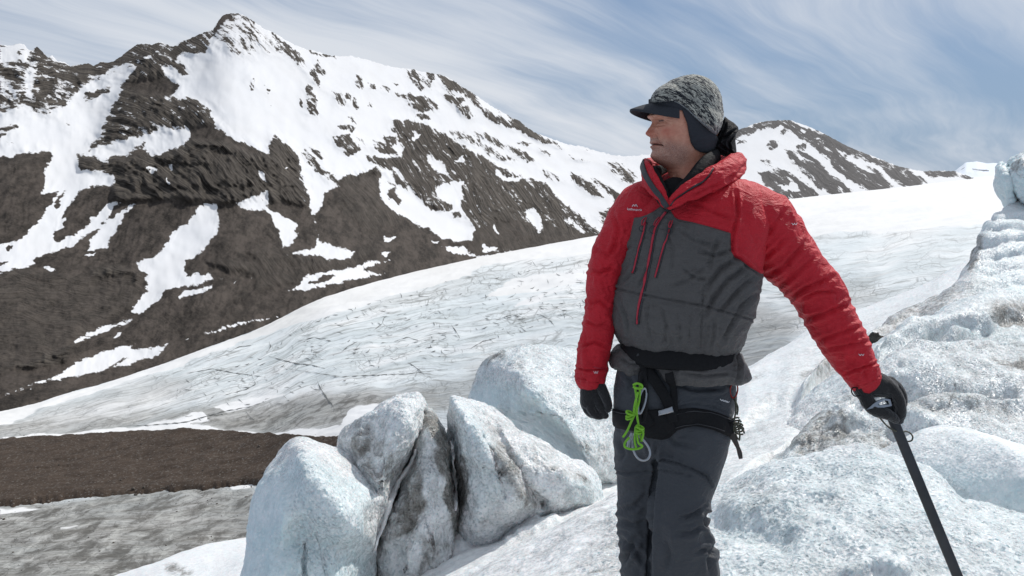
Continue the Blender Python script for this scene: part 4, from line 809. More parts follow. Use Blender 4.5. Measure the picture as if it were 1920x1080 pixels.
M_steel = plain('polished_steel', (0.36, 0.37, 0.39), 0.32, 1.0, nz=0.1); M_white = plain('white_print', (0.75, 0.75, 0.76), 0.6, nz=0.05)
M_green = plain('green_cord', (0.22, 0.55, 0.02), 0.6, nz=0.45, sc=420, bmp=0.4); M_cam = plain('flecked_cord', (0.10, 0.095, 0.06), 0.7, sc=300, col2=(0.015, 0.015, 0.012), bmp=0.3)
M_shaft = plain('grey_anodised_metal', (0.05, 0.052, 0.056), 0.42, 0.55, nz=0.25, sc=25)
M_brown = plain('brown_webbing', (0.06, 0.05, 0.042), 0.7, nz=0.4, sc=150); M_redm = plain('red_metal', (0.3, 0.03, 0.02), 0.3, 0.7, nz=0.2)

def tube(keys, n, nseg, ref=(0, 1, 0), cap=True, mapf=O):
    """keys: (px, py, q, r across, r in depth) -> swept closed surface"""
    K = np.array([k if len(k) == 5 else (*k, k[3]) for k in keys], float)
    S = catmull(K, n); S[:, 3:] = np.maximum(S[:, 3:], 0.05)
    C = mapf(S[:, 0], S[:, 1], S[:, 2]); T = np.gradient(C, axis=0); T /= np.linalg.norm(T, axis=1)[:, None] + 1e-12
    ref = np.asarray(ref, float)
    b = ref - (T @ ref)[:, None] * T; b /= np.linalg.norm(b, axis=1)[:, None] + 1e-9
    a = np.cross(T, b); th = np.linspace(0, 2 * np.pi, nseg, endpoint=False)
    ra, rb = S[:, 3] * MM, S[:, 4] * MM
    V = C[:, None] + a[:, None] * (ra[:, None] * np.cos(th))[..., None] + b[:, None] * (rb[:, None] * np.sin(th))[..., None]
    if cap:
        pre, post = [], []
        for k in np.linspace(0, 1, 7)[:-1]:
            f = math.sin(k * math.pi / 2); d = math.cos(k * math.pi / 2); f = max(f, 0.02)
            r0, r1 = min(ra[0], rb[0]), min(ra[-1], rb[-1])
            pre.append(C[0] + (V[0] - C[0]) * f - T[0] * d * r0 * 0.9); post.append(C[-1] + (V[-1] - C[-1]) * f + T[-1] * d * r1 * 0.9)
        V = np.concatenate([np.stack(pre), V, np.stack(post[::-1])], 0)
    return V, S
def close_tube(pts3, r, nseg=10, closed=False, n=None):
    """cord of radius r (m) through 3D points"""
    K = np.asarray(pts3, float)
    if closed: K = np.vstack([K[-1:], K, K[:2]]); m = n or 12 * len(K); t = np.linspace(1, len(K) - 2, m, endpoint=False); C = catmull(K, m, t)
    else: C = catmull(K, n or 10 * len(K))
    T = np.gradient(C, axis=0) if not closed else np.roll(C, -1, 0) - np.roll(C, 1, 0)
    T /= np.linalg.norm(T, axis=1)[:, None] + 1e-12
    b = np.cross(T[0], [0.3, 0.9, 0.2]); fr = []
    for i in range(len(C)):
        b = b - T[i] * (b @ T[i]); b /= np.linalg.norm(b) + 1e-12; fr.append(b.copy())
    B = np.array(fr); A = np.cross(T, B); th = np.linspace(0, 2 * np.pi, nseg, endpoint=False)
    V = C[:, None] + r * (A[:, None] * np.cos(th)[None, :, None] + B[:, None] * np.sin(th)[None, :, None])
    if closed: V = np.concatenate([V, V[:1]], 0)
    else: V = np.concatenate([np.repeat(C[:1, None], nseg, 1), V, np.repeat(C[-1:, None], nseg, 1)], 0)
    return V
def cord_obj(name, paths, r, mat, parent=None, closed=False, nseg=10, smooth=True):
    vs, fs, off = [], [], 0
    for p in paths:
        V = close_tube(p, r, nseg, closed); f = grid_faces(V.shape[0], V.shape[1], True) + off; vs.append(V.reshape(-1, 3)); fs.append(f); off += V.shape[0] * V.shape[1]
    return link(name, mesh_from(np.concatenate(vs), np.concatenate(fs), smooth=smooth, name=name), mat, parent)
def merged(grids, wrap=True, flip=False):
    vs, fs, off = [], [], 0
    for V in grids:
        fs.append(grid_faces(V.shape[0], V.shape[1], wrap, flip) + off); vs.append(V.reshape(-1, 3)); off += V.shape[0] * V.shape[1]
    return np.concatenate(vs), np.concatenate(fs)
def remesh(grids, voxel, smooth_it=3, fac=0.5):
    v, f = merged(grids)
    me = mesh_from(v, f, name='tmp'); bm = bmesh.new(); bm.from_mesh(me); bmesh.ops.remove_doubles(bm, verts=bm.verts, dist=1e-6)
    # cap open ends so that every piece is watertight
    be = [e for e in bm.edges if e.is_boundary]
    if be: bmesh.ops.holes_fill(bm, edges=be, sides=0)
    bmesh.ops.recalc_face_normals(bm, faces=bm.faces); bm.to_mesh(me); bm.free()
    o = bpy.data.objects.new('tmp', me); COL.objects.link(o)
    md = o.modifiers.new('r', 'REMESH'); md.mode = 'VOXEL'; md.voxel_size = voxel; md.use_smooth_shade = True
    if smooth_it: s_ = o.modifiers.new('s', 'SMOOTH'); s_.iterations = smooth_it; s_.factor = fac
    dg = bpy.context.evaluated_depsgraph_get(); ev = o.evaluated_get(dg); m2 = bpy.data.meshes.new_from_object(ev, depsgraph=dg)
    bpy.data.objects.remove(o); bpy.data.meshes.remove(me)
    m2.materials.clear()
    n = len(m2.vertices); co = np.empty(n * 3, np.float32); m2.vertices.foreach_get('co', co)
    return m2, co.reshape(-1, 3).astype(float)
def vnorm(me):
    n = len(me.vertices); a = np.empty(n * 3, np.float32); me.vertex_normals.foreach_get('vector', a); return a.reshape(-1, 3).astype(float)
def setco(me, co):
    me.vertices.foreach_set('co', co.astype(np.float32).ravel()); me.update()
    me.polygons.foreach_set('use_smooth', np.ones(len(me.polygons), bool))
def addattr(me, name, v):
    at = me.attributes.new(name, 'FLOAT', 'POINT'); at.data.foreach_set('value', np.asarray(v, np.float32).ravel())
def creases(PX, PY, lst, front=None):
    """lst: (polyline, half width px, depth px): sharp valley with a soft lip either side"""
    d_ = np.zeros(PX.shape)
    for s_, w_, h_ in lst:
        p = pts(s_); a = np.array(p)
        bb = (PX > a[:, 0].min() - 4 * w_) & (PX < a[:, 0].max() + 4 * w_) & (PY > a[:, 1].min() - 4 * w_) & (PY < a[:, 1].max() + 4 * w_)
        if not bb.any(): continue
        d = seg_dist(PX[bb], PY[bb], p)
        # taper towards the ends
        e = np.minimum(np.hypot(PX[bb] - a[0, 0], PY[bb] - a[0, 1]), np.hypot(PX[bb] - a[-1, 0], PY[bb] - a[-1, 1])); tp = sstep(0, 3.5 * w_, e) * 0.75 + 0.25
        d_[bb] += 1.35 * h_ * tp * (-np.exp(-(d / (0.75 * w_))) + 0.6 * np.exp(-((d - 1.9 * w_) / w_) ** 2))
    return d_
def billow(u, v, z=0.0, o=3):
    a = 1.0; s = 0; t = 0; f = 1
    for i in range(o):
        s = s + a * (np.abs(perlin(u * f + 7 * i, v * f + 3 * i, z + 2 * i)) - 0.28); t += a; a *= 0.5; f *= 1.9
    return s / t * 2
def bvh_of(*objs):
    vs, ps, off = [], [], 0
    for o in objs:
        me = o.data; n = len(me.vertices); co = np.empty(n * 3, np.float32); me.vertices.foreach_get('co', co); vs.append(co.reshape(-1, 3))
        me.calc_loop_triangles(); k = len(me.loop_triangles); idx = np.empty(k * 3, np.int32); me.loop_triangles.foreach_get('vertices', idx); idx = idx.reshape(k, 3) + off; ps.append(idx); off += n
    return BVHTree.FromPolygons(np.concatenate(vs).tolist(), np.concatenate(ps).tolist())
EYE = Vector((0, 0, CZ))
def hit(bvh, px, py, default=None):
    d = Vector(((px - 960) / FPX, 1.0, (HOR - py) / FPX)).normalized()
    loc, nor, i, dist = bvh.ray_cast(EYE, d, 60)
    if loc is None: return default
    if nor.dot(d) > 0: nor = -nor
    return loc, nor
def ribbon(name, poly, width, bvh, mat, parent, off=0.002, th=0.0025, n=None, wfun=None, nw=5, closed_back=True):
    """strip lying on a surface: follows an image polyline, width px"""
    p = np.array(pts(poly) if isinstance(poly, str) else poly, float); d = np.r_[0, np.cumsum(np.hypot(*np.diff(p, axis=0).T))]
    n = n or max(8, int(d[-1] / 3)); K = catmull(p, n * 4); dd = np.r_[0, np.cumsum(np.hypot(*np.diff(K, axis=0).T))]
    s = np.linspace(0, dd[-1], n); x = np.interp(s, dd, K[:, 0]); y = np.interp(s, dd, K[:, 1])
    tx, ty = np.gradient(x), np.gradient(y); l = np.hypot(tx, ty) + 1e-9; nx, ny = -ty / l, tx / l
    rows = []; last = None
    for i in range(n):
        wd = width * (wfun(i / (n - 1)) if wfun else 1.0); row = []
        for j in range(nw):
            k = (j / (nw - 1) - 0.5); h = hit(bvh, x[i] + nx[i] * wd * k, y[i] + ny[i] * wd * k)
            if h is None: h = last
            if h is None: h = (Vector(O(x[i], y[i], -60)), Vector((0, -1, 0)))
            row.append(h); last = h
        rows.append(row)
    A = np.array([[np.array(h[0]) for h in r] for r in rows]); N = np.array([[np.array(h[1]) for h in r] for r in rows])
    # even out the surface under the strip
    for _ in range(2): A[1:-1] = (A[:-2] + 2 * A[1:-1] + A[2:]) / 4; N[1:-1] = (N[:-2] + 2 * N[1:-1] + N[2:]) / 4
    up = A + N * (off + th); dn = A + N * (off - th * 0.9)
    V = np.concatenate([up, dn[:, ::-1]], 1); V = np.concatenate([V.mean(1, keepdims=True)[:1] + 0 * V[:1], V, V.mean(1, keepdims=True)[-1:] + 0 * V[:1]], 0)
    return grid_obj(name, V, mat, parent, wrap=True)
def patch(name, outline, c, bvh, mat, parent, off=0.004, n=90, nr=16, puff=0.004, dome=None, defq=-50):
    ol = np.array(pts(outline)); cl_ = np.vstack([ol, ol[:1]]); d = np.r_[0, np.cumsum(np.hypot(*np.diff(cl_, axis=0).T))]
    s = np.linspace(0, d[-1], n, endpoint=False); ox = np.interp(s, d, cl_[:, 0]); oy = np.interp(s, d, cl_[:, 1])
    rr = np.linspace(0, 1, nr); rows = []
    cen = hit(bvh, *c) or (Vector(O(c[0], c[1], defq)), Vector((0, -1, 0))); last = cen
    A = np.zeros((nr, n, 3)); N = np.zeros((nr, n, 3))
    for j in range(n):
        last = cen
        for i, r_ in enumerate(rr):
            x_ = c[0] + (ox[j] - c[0]) * r_; y_ = c[1] + (oy[j] - c[1]) * r_; h = hit(bvh, x_, y_)
            if h is None or abs(h[0].y - last[0].y) > 0.03:
                dpt = last[0].y + 0.002; h = (Vector(P(x_, y_, dpt)), last[1])
            last = h; A[i, j] = h[0]; N[i, j] = h[1]
    hgt = np.sqrt(np.clip(1 - rr ** 3, 0, 1))[:, None, None]
    up = A + N * (off + puff * hgt); dn = A + N * (off - 0.004)
    V = np.concatenate([up, dn[::-1]], 0); return grid_obj(name, V, mat, parent, wrap=True, flip=True)

def person_root(name, px, py, q, label, cat, group=None):
    e = bpy.data.objects.new(name, None); COL.objects.link(e); e.empty_display_size = 0.1; tag(e, label, cat, group); return e
man = person_root('person', 0, 0, 0, 'man in red and grey down jacket and flecked beanie looking left, leaning on an axe', 'person')

# ---------------------------------------------------------------- head, neck and hidden body as one mesh
HCX, HYAW = 1287.0, R(66)
fx, fy = -math.sin(HYAW), -math.cos(HYAW); lx, ly = -fy, fx      # forward and left (towards the camera) in (px, q)
prof = np.array([  # py, front, back, half width, front exponent
 [150, 3, 3, 3, 2], [153, 16, 22, 14, 2], [158, 27, 36, 26, 2], [166, 38, 48, 36, 2.1], [180, 51, 60, 43, 2.2], [198, 61, 67, 47, 2.3], [212, 68, 69, 49, 2.3], [221, 72.5, 70, 50, 2.3], [228, 69, 70, 50, 2.3],
 [236, 66.5, 69, 50, 2.3], [246, 67, 65, 49.5, 2.25], [256, 68, 60, 48.5, 2.2], [266, 68.5, 54, 46.5, 2.15], [276, 68, 49, 44.5, 2.1], [286, 67.5, 46, 42, 2.1], [295, 68, 44, 38.5, 2.05], [302, 65, 43, 36, 2.0], [307, 58, 43, 35, 2.0], [312, 47, 44, 35.5, 2.0], [318, 38, 45, 37, 2.0],
 [328, 34, 47, 38, 2], [345, 34, 49, 39, 2], [365, 36, 52, 44, 2], [385, 42, 60, 60, 2], [400, 48, 60, 80, 2.3], [430, 52, 54, 74, 2.4], [520, 52, 52, 74, 2.4], [600, 48, 48, 66, 2.4], [680, 42, 44, 60, 2.4], [760, 44, 46, 62, 2.4], [796, 34, 34, 50, 2.2], [806, 3, 3, 3, 2]])
nr, ns = 420, 210
# denser rows over the face
ty = np.concatenate([np.linspace(150, 205, 40), np.linspace(206, 325, 220), np.linspace(327, 400, 36), np.linspace(404, 806, 70)])
cols = [np.interp(ty, prof[:, 0], prof[:, k]) for k in range(1, 5)]; cols = [smooth1(c_, 7) for c_ in cols]
F_, B_, W_, E_ = [c_[:, None] for c_ in cols]
th = np.linspace(-np.pi, np.pi, ns, endpoint=False)[None]
c_, s_ = np.cos(th), np.sin(th); e_ = 2 / E_
fwd = np.where(c_ > 0, F_ * np.abs(c_) ** e_, -B_ * np.abs(c_)); lat = W_ * np.sign(s_) * np.abs(s_) ** np.where(c_ > 0, e_, 1.0)
HY = ty[:, None] * np.ones_like(fwd)
G = lambda l0, y0, sl, sy: np.exp(-((lat - l0) / sl) ** 2 - ((HY - y0) / sy) ** 2)
GS = lambda l0, y0, sl, sy: G(l0, y0, sl, sy) + G(-l0, y0, sl, sy)
isf = sstep(0.0, 0.3, c_)
add = np.interp(HY, [228, 234, 240, 247, 251, 254, 257, 260.5, 263], [0.5, 3.5, 7, 11.5, 14, 14, 10.5, 3.5, 0]) * np.exp(-(np.abs(lat) / np.interp(HY, [230, 250, 258], [5.5, 8.0, 8.5])) ** 2.4)
add += 5.0 * GS(8.8, 253.8, 3.6, 3.8) - 2.0 * GS(5.0, 259.5, 2.4, 1.6) - 2.2 * GS(13.5, 253.5, 1.8, 4.5)
add += 3.8 * np.exp(-((HY - 220.5) / 4.2) ** 2) * sstep(36, 26, np.abs(lat)) - 1.4 * G(0, 221, 5, 4)
add += -10.5 * GS(18, 230, 10, 6.5) - 4 * GS(9, 231, 4, 5) + 5.4 * GS(18, 230.5, 7.5, 3.8) + 2.6 * GS(19, 226.3, 10, 1.7) + 2.0 * GS(19, 236, 9, 1.8) - 2.2 * GS(19, 239.6, 11, 1.6) + 1.5 * GS(20, 243, 10, 2)
add += 3.2 * GS(33, 244, 11, 8) - 2.5 * GS(36, 268, 10, 12)
add += -3.4 * np.exp(-((np.abs(lat) - (13 + (HY - 256) * 0.5)) / 2.2) ** 2) * sstep(252, 257, HY) * sstep(288, 276, HY) + 1.8 * np.exp(-((np.abs(lat) - (17 + (HY - 256) * 0.38)) / 4.0) ** 2) * sstep(252, 257, HY) * sstep(290, 276, HY)
add += 2.6 * G(0, 267, 20, 4.4) - 0.9 * G(0, 264, 2.5, 3.5) - 4.6 * np.exp(-((HY - 272.6 - 0.006 * lat ** 2) / 1.3) ** 2) * sstep(27, 20, np.abs(lat)) + 2.2 * G(0, 269.6, 17, 1.8) + 3.8 * G(0, 277.2, 16, 2.8) - 2.6 * G(0, 283.5, 14, 2.8) + 3.6 * G(0, 294, 14, 6.5) - 1.2 * GS(19.5, 274, 3, 3)
for yy_, dd_ in ((236, 0.0), (241, 0.0)): pass
crow = np.exp(-((HY - 229 - (np.abs(lat) - 32) * 0.5) / 0.9) ** 2) + np.exp(-((HY - 233 - (np.abs(lat) - 32) * 0.9) / 0.9) ** 2) + np.exp(-((HY - 226) / 0.9) ** 2)
add -= 1.2 * crow * sstep(27, 31, np.abs(lat)) * sstep(43, 37, np.abs(lat))
tend = -2.0 * np.exp(-((lat - 14 + (HY - 350) * 0.15) / 5) ** 2) * sstep(322, 335, HY)
add = add * isf * sstep(312, 300, HY) + tend * isf
nrm = np.stack([np.cos(th) * np.ones_like(fwd), np.sin(th) * 0.8 * np.ones_like(fwd)], -1)
fwd = fwd + add * np.clip(np.cos(th), 0.25, 1); lat = lat + add * 0.45 * np.sin(th)
hx = HCX + fwd * fx + lat * lx; hq = fwd * fy + lat * ly
# neck leans forward a little
nl = np.interp(HY, [300, 345, 400, 480], [0, 3, 8, -4]); hx = hx + nl
VH = O(hx, HY, hq)
VH += normals(VH, True, False)[..., :] * (0.35 * MM * fbm(hx / 5, HY / 5, hq / 5, 3) * isf)[..., None] * 1
top_ = VH[:1].mean(1, keepdims=True) + 0 * VH[:1]
VH = np.concatenate([top_, VH], 0)
def solid(grids):
    v, f = merged(grids, True); me = mesh_from(v, f, name='tmp'); bm = bmesh.new(); bm.from_mesh(me); bmesh.ops.remove_doubles(bm, verts=bm.verts, dist=1e-5)
    be = [e for e in bm.edges if e.is_boundary]
    if be: bmesh.ops.holes_fill(bm, edges=be, sides=0)
    bmesh.ops.dissolve_degenerate(bm, edges=bm.edges, dist=1e-6); bmesh.ops.recalc_face_normals(bm, faces=bm.faces); bm.to_mesh(me); bm.free()
    o = bpy.data.objects.new('tmp', me); COL.objects.link(o); return o
limbs = [tube([(1330, 430, 0, 40), (1400, 430, -10, 40), (1450, 465, -10, 34), (1500, 512, -4, 28), (1556, 597, 0, 24), (1599, 674, -6, 20), (1625, 712, -8, 15), (1655, 730, -6, 12)], 36, 22)[0],
 tube([(1250, 430, 8, 34), (1200, 430, 20, 32), (1160, 460, 22, 27), (1130, 530, 20, 22), (1118, 620, 16, 19), (1108, 700, 10, 14), (1108, 745, 4, 13)], 36, 22)[0],
 tube([(1318, 730, -6, 34), (1305, 850, -20, 38), (1280, 980, -34, 30), (1288, 1080, -24, 26), (1292, 1200, -10, 20), (1292, 1292, 0, 16)], 36, 22)[0],
 tube([(1222, 730, 10, 32), (1204, 850, 22, 30), (1195, 980, 26, 25), (1195, 1080, 26, 22), (1195, 1200, 26, 18), (1195, 1292, 30, 15)], 36, 22)[0]]
bo = solid([VH]); los = [solid([g]) for g in limbs]
for lo in los:
    md = bo.modifiers.new('b', 'BOOLEAN'); md.operation = 'UNION'; md.solver = 'EXACT'; md.object = lo
dg = bpy.context.evaluated_depsgraph_get(); me = bpy.data.meshes.new_from_object(bo.evaluated_get(dg), depsgraph=dg); me.materials.clear()
for o_ in [bo] + los: bpy.data.objects.remove(o_)
n_ = len(me.vertices); co = np.empty(n_ * 3, np.float32); me.vertices.foreach_get('co', co); co = co.reshape(-1, 3).astype(float)
PX, PY = toimg(co)
# head local coordinates for the shader
dxp = (co[:, 0] - (330 / FPX * co[:, 1])) / MM + 1290 - HCX; qv = (co[:, 1] - PD) / MM
det = fx * ly - fy * lx; fwd_c = (dxp * ly - qv * lx) / det; lat_c = (fx * qv - fy * dxp) / det; hy_c = HOR - (co[:, 2] - CZ) / MM
stub = sstep(258, 280, hy_c + 0.22 * (fwd_c - 45)) * sstep(322, 304, hy_c) * sstep(-6, 26, fwd_c)
stub = np.maximum(stub, sstep(259, 263, hy_c) * sstep(24, 15, np.abs(lat_c)) * sstep(40, 60, fwd_c) * sstep(312, 304, hy_c))
lips = np.exp(-((hy_c - 273.4) / 4.2) ** 2) * sstep(22, 16, np.abs(lat_c)) * sstep(42, 54, fwd_c)
stub *= 1 - lips
warm = np.exp(-((hy_c - 252) / 8) ** 2) * (np.exp(-(lat_c / 12) ** 2) + 0.7 * np.exp(-((np.abs(lat_c) - 32) / 12) ** 2)) * sstep(10, 40, fwd_c)
brow = np.exp(-((hy_c - 219.5 + 0.06 * np.abs(lat_c)) / 2.4) ** 2) * sstep(7, 11, np.abs(lat_c)) * sstep(33, 27, np.abs(lat_c)) * sstep(20, 40, fwd_c)
mline = np.exp(-((hy_c - 272.6 - 0.006 * lat_c ** 2) / 1.0) ** 2) * sstep(27, 21, np.abs(lat_c)) * sstep(36, 50, fwd_c)
eyel = np.exp(-((hy_c - 230.4) / 1.7) ** 2) * sstep(9, 12, np.abs(lat_c)) * sstep(29, 25, np.abs(lat_c)) * sstep(20, 40, fwd_c)
for k_, a_ in (('stubble', stub), ('lips', lips), ('warm', warm), ('brow', np.maximum(brow, 0)), ('eyeline', np.maximum(eyel, mline * 0.8))): addattr(me, k_, a_)
setco(me, co)
def skin_material():
    m = bpy.data.materials.new('weathered_skin'); m.use_nodes = True; t = NT(m.node_tree); t.n.clear()
    ob = t.new('ShaderNodeTexCoord').outputs['Object']; n = t.noise(ob, 55, 5, 0.65); n2 = t.noise(ob, 420, 3, 0.6); n3 = t.noise(ob, 18, 3, 0.5)
    c = t.mix(t.maprange(n, 0.3, 0.72), (0.64, 0.325, 0.22), (0.48, 0.185, 0.115))
    c = t.mix(t.math('MULTIPLY', t.attr('warm'), 0.75), c, (0.50, 0.125, 0.08)); c = t.mix(t.maprange(n3, 0.52, 0.75, 0, 0.5), c, (0.42, 0.14, 0.10))
    c = t.mix(t.math('MULTIPLY', t.attr('lips'), 0.8), c, (0.30, 0.10, 0.08))
    g = t.maprange(n2, 0.42, 0.60)
    c = t.mix(t.math('MULTIPLY', t.attr('stubble'), t.maprange(n, 0.2, 0.8, 0.35, 0.62)), c, t.mix(g, (0.10, 0.06, 0.045), (0.36, 0.29, 0.25)))
    c = t.mix(t.math('MULTIPLY', t.attr('brow'), t.maprange(n2, 0.35, 0.6, 0.3, 0.9)), c, (0.07, 0.045, 0.03)); c = t.mix(t.math('MULTIPLY', t.attr('eyeline'), 0.93), c, (0.02, 0.015, 0.012))
    b = t.new('ShaderNodeBsdfPrincipled', inp={'Roughness': 0.52, 'Specular IOR Level': 0.4, 'Subsurface Weight': 0.12, 'Subsurface Scale': 0.006}); t.set(b, 'Base Color', c)
    b.inputs['Subsurface Radius'].default_value = (1, 0.35, 0.2)
    t.set(b, 'Normal', t.bump(t.math('ADD', n, t.math('MULTIPLY', n2, 0.5)), 0.35, 0.003))
    o = t.new('ShaderNodeOutputMaterial'); t.l.new(b.outputs[0], o.inputs[0]); return m
body = link('body', me, skin_material(), man)
hb = BVHTree.FromPolygons(VH.reshape(-1, 3).tolist(), grid_faces(VH.shape[0], VH.shape[1], True).tolist())

# ---------------------------------------------------------------- jacket
K = np.array([  # py, xl, xr, half depth, centre depth
 [322, 1252, 1340, 36, 20], [334, 1222, 1385, 52, 18], [346, 1200, 1412, 66, 14], [362, 1184, 1430, 78, 10], [385, 1172, 1438, 88, 6], [410, 1165, 1440, 94, 3], [440, 1161, 1437, 99, 0], [480, 1156, 1429, 103, -2], [520, 1149, 1425, 105, -4], [555, 1142, 1419, 107, -4],
 [585, 1138, 1411, 107, -4], [608, 1140, 1404, 105, -4], [626, 1149, 1398, 101, -3], [643, 1160, 1391, 97, -2], [655, 1174, 1383, 91, 0], [661, 1190, 1372, 81, 0], [660, 1202, 1362, 70, 0], [652, 1208, 1352, 60, 0]], float)
nrj = 300; S = catmull(K, nrj); th = np.linspace(0, 2 * np.pi, 350, endpoint=False)[None]
cx_ = (S[:, 1] + S[:, 2])[:, None] / 2; hw = (S[:, 2] - S[:, 1])[:, None] / 2; c_, s_ = np.cos(th), np.sin(th); e_ = 2 / 2.45
X = cx_ + hw * np.sign(c_) * np.abs(c_) ** e_; skew = -0.42
Q = S[:, 4][:, None] - S[:, 3][:, None] * np.sign(s_) * np.abs(s_) ** e_ + skew * (X - cx_) * 0.8
Y = S[:, 0][:, None] * np.ones_like(X)
VJ = O(X, Y, Q); N = normals(VJ, True); PX, PY = toimg(VJ)
if (N[150, 88] @ np.array([0, -1, 0])) < 0: N = -N; JF = True
else: JF = False
h = 4.5 * fbm(X / 70, Y / 60, Q / 70, 3) + 5.2 * billow(X / 46 + 0.5 * Y / 90, Y / 62, Q / 60, 4) * sstep(340, 400, Y)
h += 3.0 * billow((X * 0.8 + Y * 0.55) / 20, (-X * 0.55 + Y * 0.8) / 60, Q / 40, 3) * sstep(1290, 1380, X) * sstep(470, 520, Y)
h += 2.4 * billow(X / 17, Y / 60, Q / 40, 3) * sstep(585, 620, Y) + 1.2 * billow(X / 18, Y / 45, Q / 40, 2) * np.exp(-((Y - 560) / 18) ** 2)
h += 1.25 * creases(PX, PY, [
 ('1140 534 1150 540 1202 552 1261 563 1317 573 1375 589 1415 600', 2.4, 2.3), ('1319 540 1317 585 1312 655', 2.0, 2.2), ('1290 640 1296 600 1299 585', 2.0, 1.8),
 ('1371 470 1378 483 1388 486 1406 502 1426 514', 3.0, 4.0), ('1380 486 1350 505 1325 540', 4.5, 5.0), ('1400 500 1365 525 1338 560 1322 590', 4.5, 4.5), ('1415 520 1385 545 1350 585', 4.0, 4.0), ('1418 550 1390 575 1370 610 1355 640', 4.0, 3.8),
 ('1372 468 1340 480 1312 472', 3.5, 3.6), ('1350 446 1338 470 1330 500', 4, 2.6), ('1183 460 1172 470 1165 490', 3.5, 3.4), ('1190 505 1175 520 1160 530', 3.5, 2.6), ('1215 500 1205 520 1195 540', 3, 2.2),
 ('1275 500 1300 520 1330 525', 3.5, 2.6), ('1260 535 1290 525 1320 505', 3.5, 2.4), ('1250 440 1262 470 1258 510', 3.5, 1.8), ('1275 430 1300 450 1340 462', 3.5, 2.2), ('1160 560 1172 590 1180 625', 3.5, 2.6), ('1240 580 1250 610 1246 645', 3.2, 2.2), ('1270 590 1276 625 1272 650', 3.2, 2.2), ('1340 600 1338 630 1330 655', 3.2, 2.4), ('1215 570 1212 600 1220 640', 3, 2.0),
 ('1164 404 1198 407 1224 396 1246 380', 2.0, 1.6), ('1258 396 1271 411 1327 424 1370 437 1371 471', 2.0, 1.6), ('1300 380 1340 400 1372 410', 4, 2.4), ('1380 360 1384 400 1374 440 1372 470', 3.4, 3.6)])
h = np.clip(h, -11, 13)
VJ = VJ + N * (h * MM)[..., None]; PX, PY = toimg(VJ)
panel = sdf(PX, PY, pts('1100 405 1164 405 1198 407.5 1212 403 1224 397 1238 387 1246 379 1252 385 1258 396 1265 407 1271 411 1300 417 1327 424 1370 437 1371 471 1378 483 1388 487 1406 501 1426 513 1600 520 1600 800 1100 800'))
jacket = grid_obj('jacket', VJ, M_jack, man, attrs={'panel': panel}, wrap=True, flip=not JF)
def sleeve(keys, seed, n=270, ns=150, amp=4.8, cre=()):
    V, S = tube(keys, n, ns, cap=True); N = normals(V, True); 
    C = V.mean(1, keepdims=True)
    if np.mean(np.sum(N * (V - C), -1)) < 0: N = -N; fl = True
    else: fl = False
    L = np.r_[0, np.cumsum(np.linalg.norm(np.diff(C[:, 0], axis=0), axis=1))] / MM; u = L[:, None]; th_ = np.linspace(0, 2 * np.pi, ns, endpoint=False)[None]
    ct, st_ = np.cos(th_), np.sin(th_)
    uu = u + 22 * ct * np.sign(seed - 3) * -1 + 20 * fbm(u / 60, ct * 1.3, st_ * 1.3 + seed, 3)
    md_ = 0.2 + 1.15 * sstep(-0.25, 0.35, fbm(u / 45, ct * 1.2 + 9, st_ * 1.2 + seed, 2))
    h_ = md_ * (amp * 1.25 * billow(uu / 46, ct * 0.9 + seed, st_ * 0.9, 2) + 0.36 * amp * billow((uu + 34 * st_) / 17, ct * 1.9 + 4 + seed, st_ * 1.9, 2)) + 4.5 * fbm(u / 55, ct, st_ + seed, 3)
    PX, PY = toimg(V); h_ = h_ + creases(PX, PY, cre)
    fade = sstep(0, 25, u) * (0.25 + 0.75 * sstep(0, 22, u.max() - u))
    return V + N * (h_ * fade * MM)[..., None], fl
VS, fl = sleeve([(1330, 400, 0, 52, 60), (1378, 398, -10, 62, 72), (1425, 424, -14, 67, 70), (1466, 470, -12, 58, 60), (1503, 512, -8, 51, 54), (1533, 549, -4, 49, 50), (1556, 597, -2, 47, 48), (1578, 637, -4, 43.5, 45), (1600, 674, -6, 38, 40), (1615, 700, -8, 33, 35), (1620, 709, -8, 30.5, 32)], 1.0,
  cre=[('1378 482 1400 470 1440 440 1470 395', 4, 3.4), ('1400 495 1440 478 1480 440', 4, 3.4), ('1440 515 1470 500 1510 455', 4.5, 4.2), ('1480 560 1510 540 1560 520', 4.5, 4.6), ('1455 540 1490 515 1530 480', 4, 3), ('1505 600 1540 590 1598 570', 4.5, 4.6), ('1530 640 1565 628 1618 612', 4, 3.6), ('1410 360 1425 400 1410 460', 4, 2.4),
       ('1545 655 1580 650 1630 640', 3.5, 3.2), ('1585 700 1618 690 1645 680', 2.4, 3.2), ('1390 340 1400 380 1395 430', 4, 2.0), ('1500 560 1530 548 1574 548', 3.5, 3.4)])
sleeveL = grid_obj('sleeve', VS, M_red, jacket, wrap=True, flip=not fl)
VS2, fl2 = sleeve([(1240, 385, 20, 44, 52), (1205, 385, 24, 46, 58), (1176, 418, 26, 42, 54), (1150, 470, 24, 40, 48), (1133, 520, 20, 34, 44), (1126, 575, 16, 32, 40), (1120, 628, 12, 32, 38), (1112, 668, 8, 31, 36), (1107, 700, 6, 30, 34), (1106, 710, 6, 29.5, 32)], 5.0, amp=3.6,
  cre=[('1105 505 1125 512 1150 500', 3.5, 4), ('1100 570 1125 565 1145 580', 3.5, 3.6), ('1095 600 1120 612 1140 605', 3, 3), ('1088 650 1115 642 1138 650', 3, 3.4), ('1120 470 1140 480 1155 460', 4, 3), ('1150 400 1160 430 1150 470', 4, 3), ('1078 690 1105 695 1135 692', 2.2, 3)])
sleeveR = grid_obj('sleeve', VS2, M_red, jacket, wrap=True, flip=not fl2)
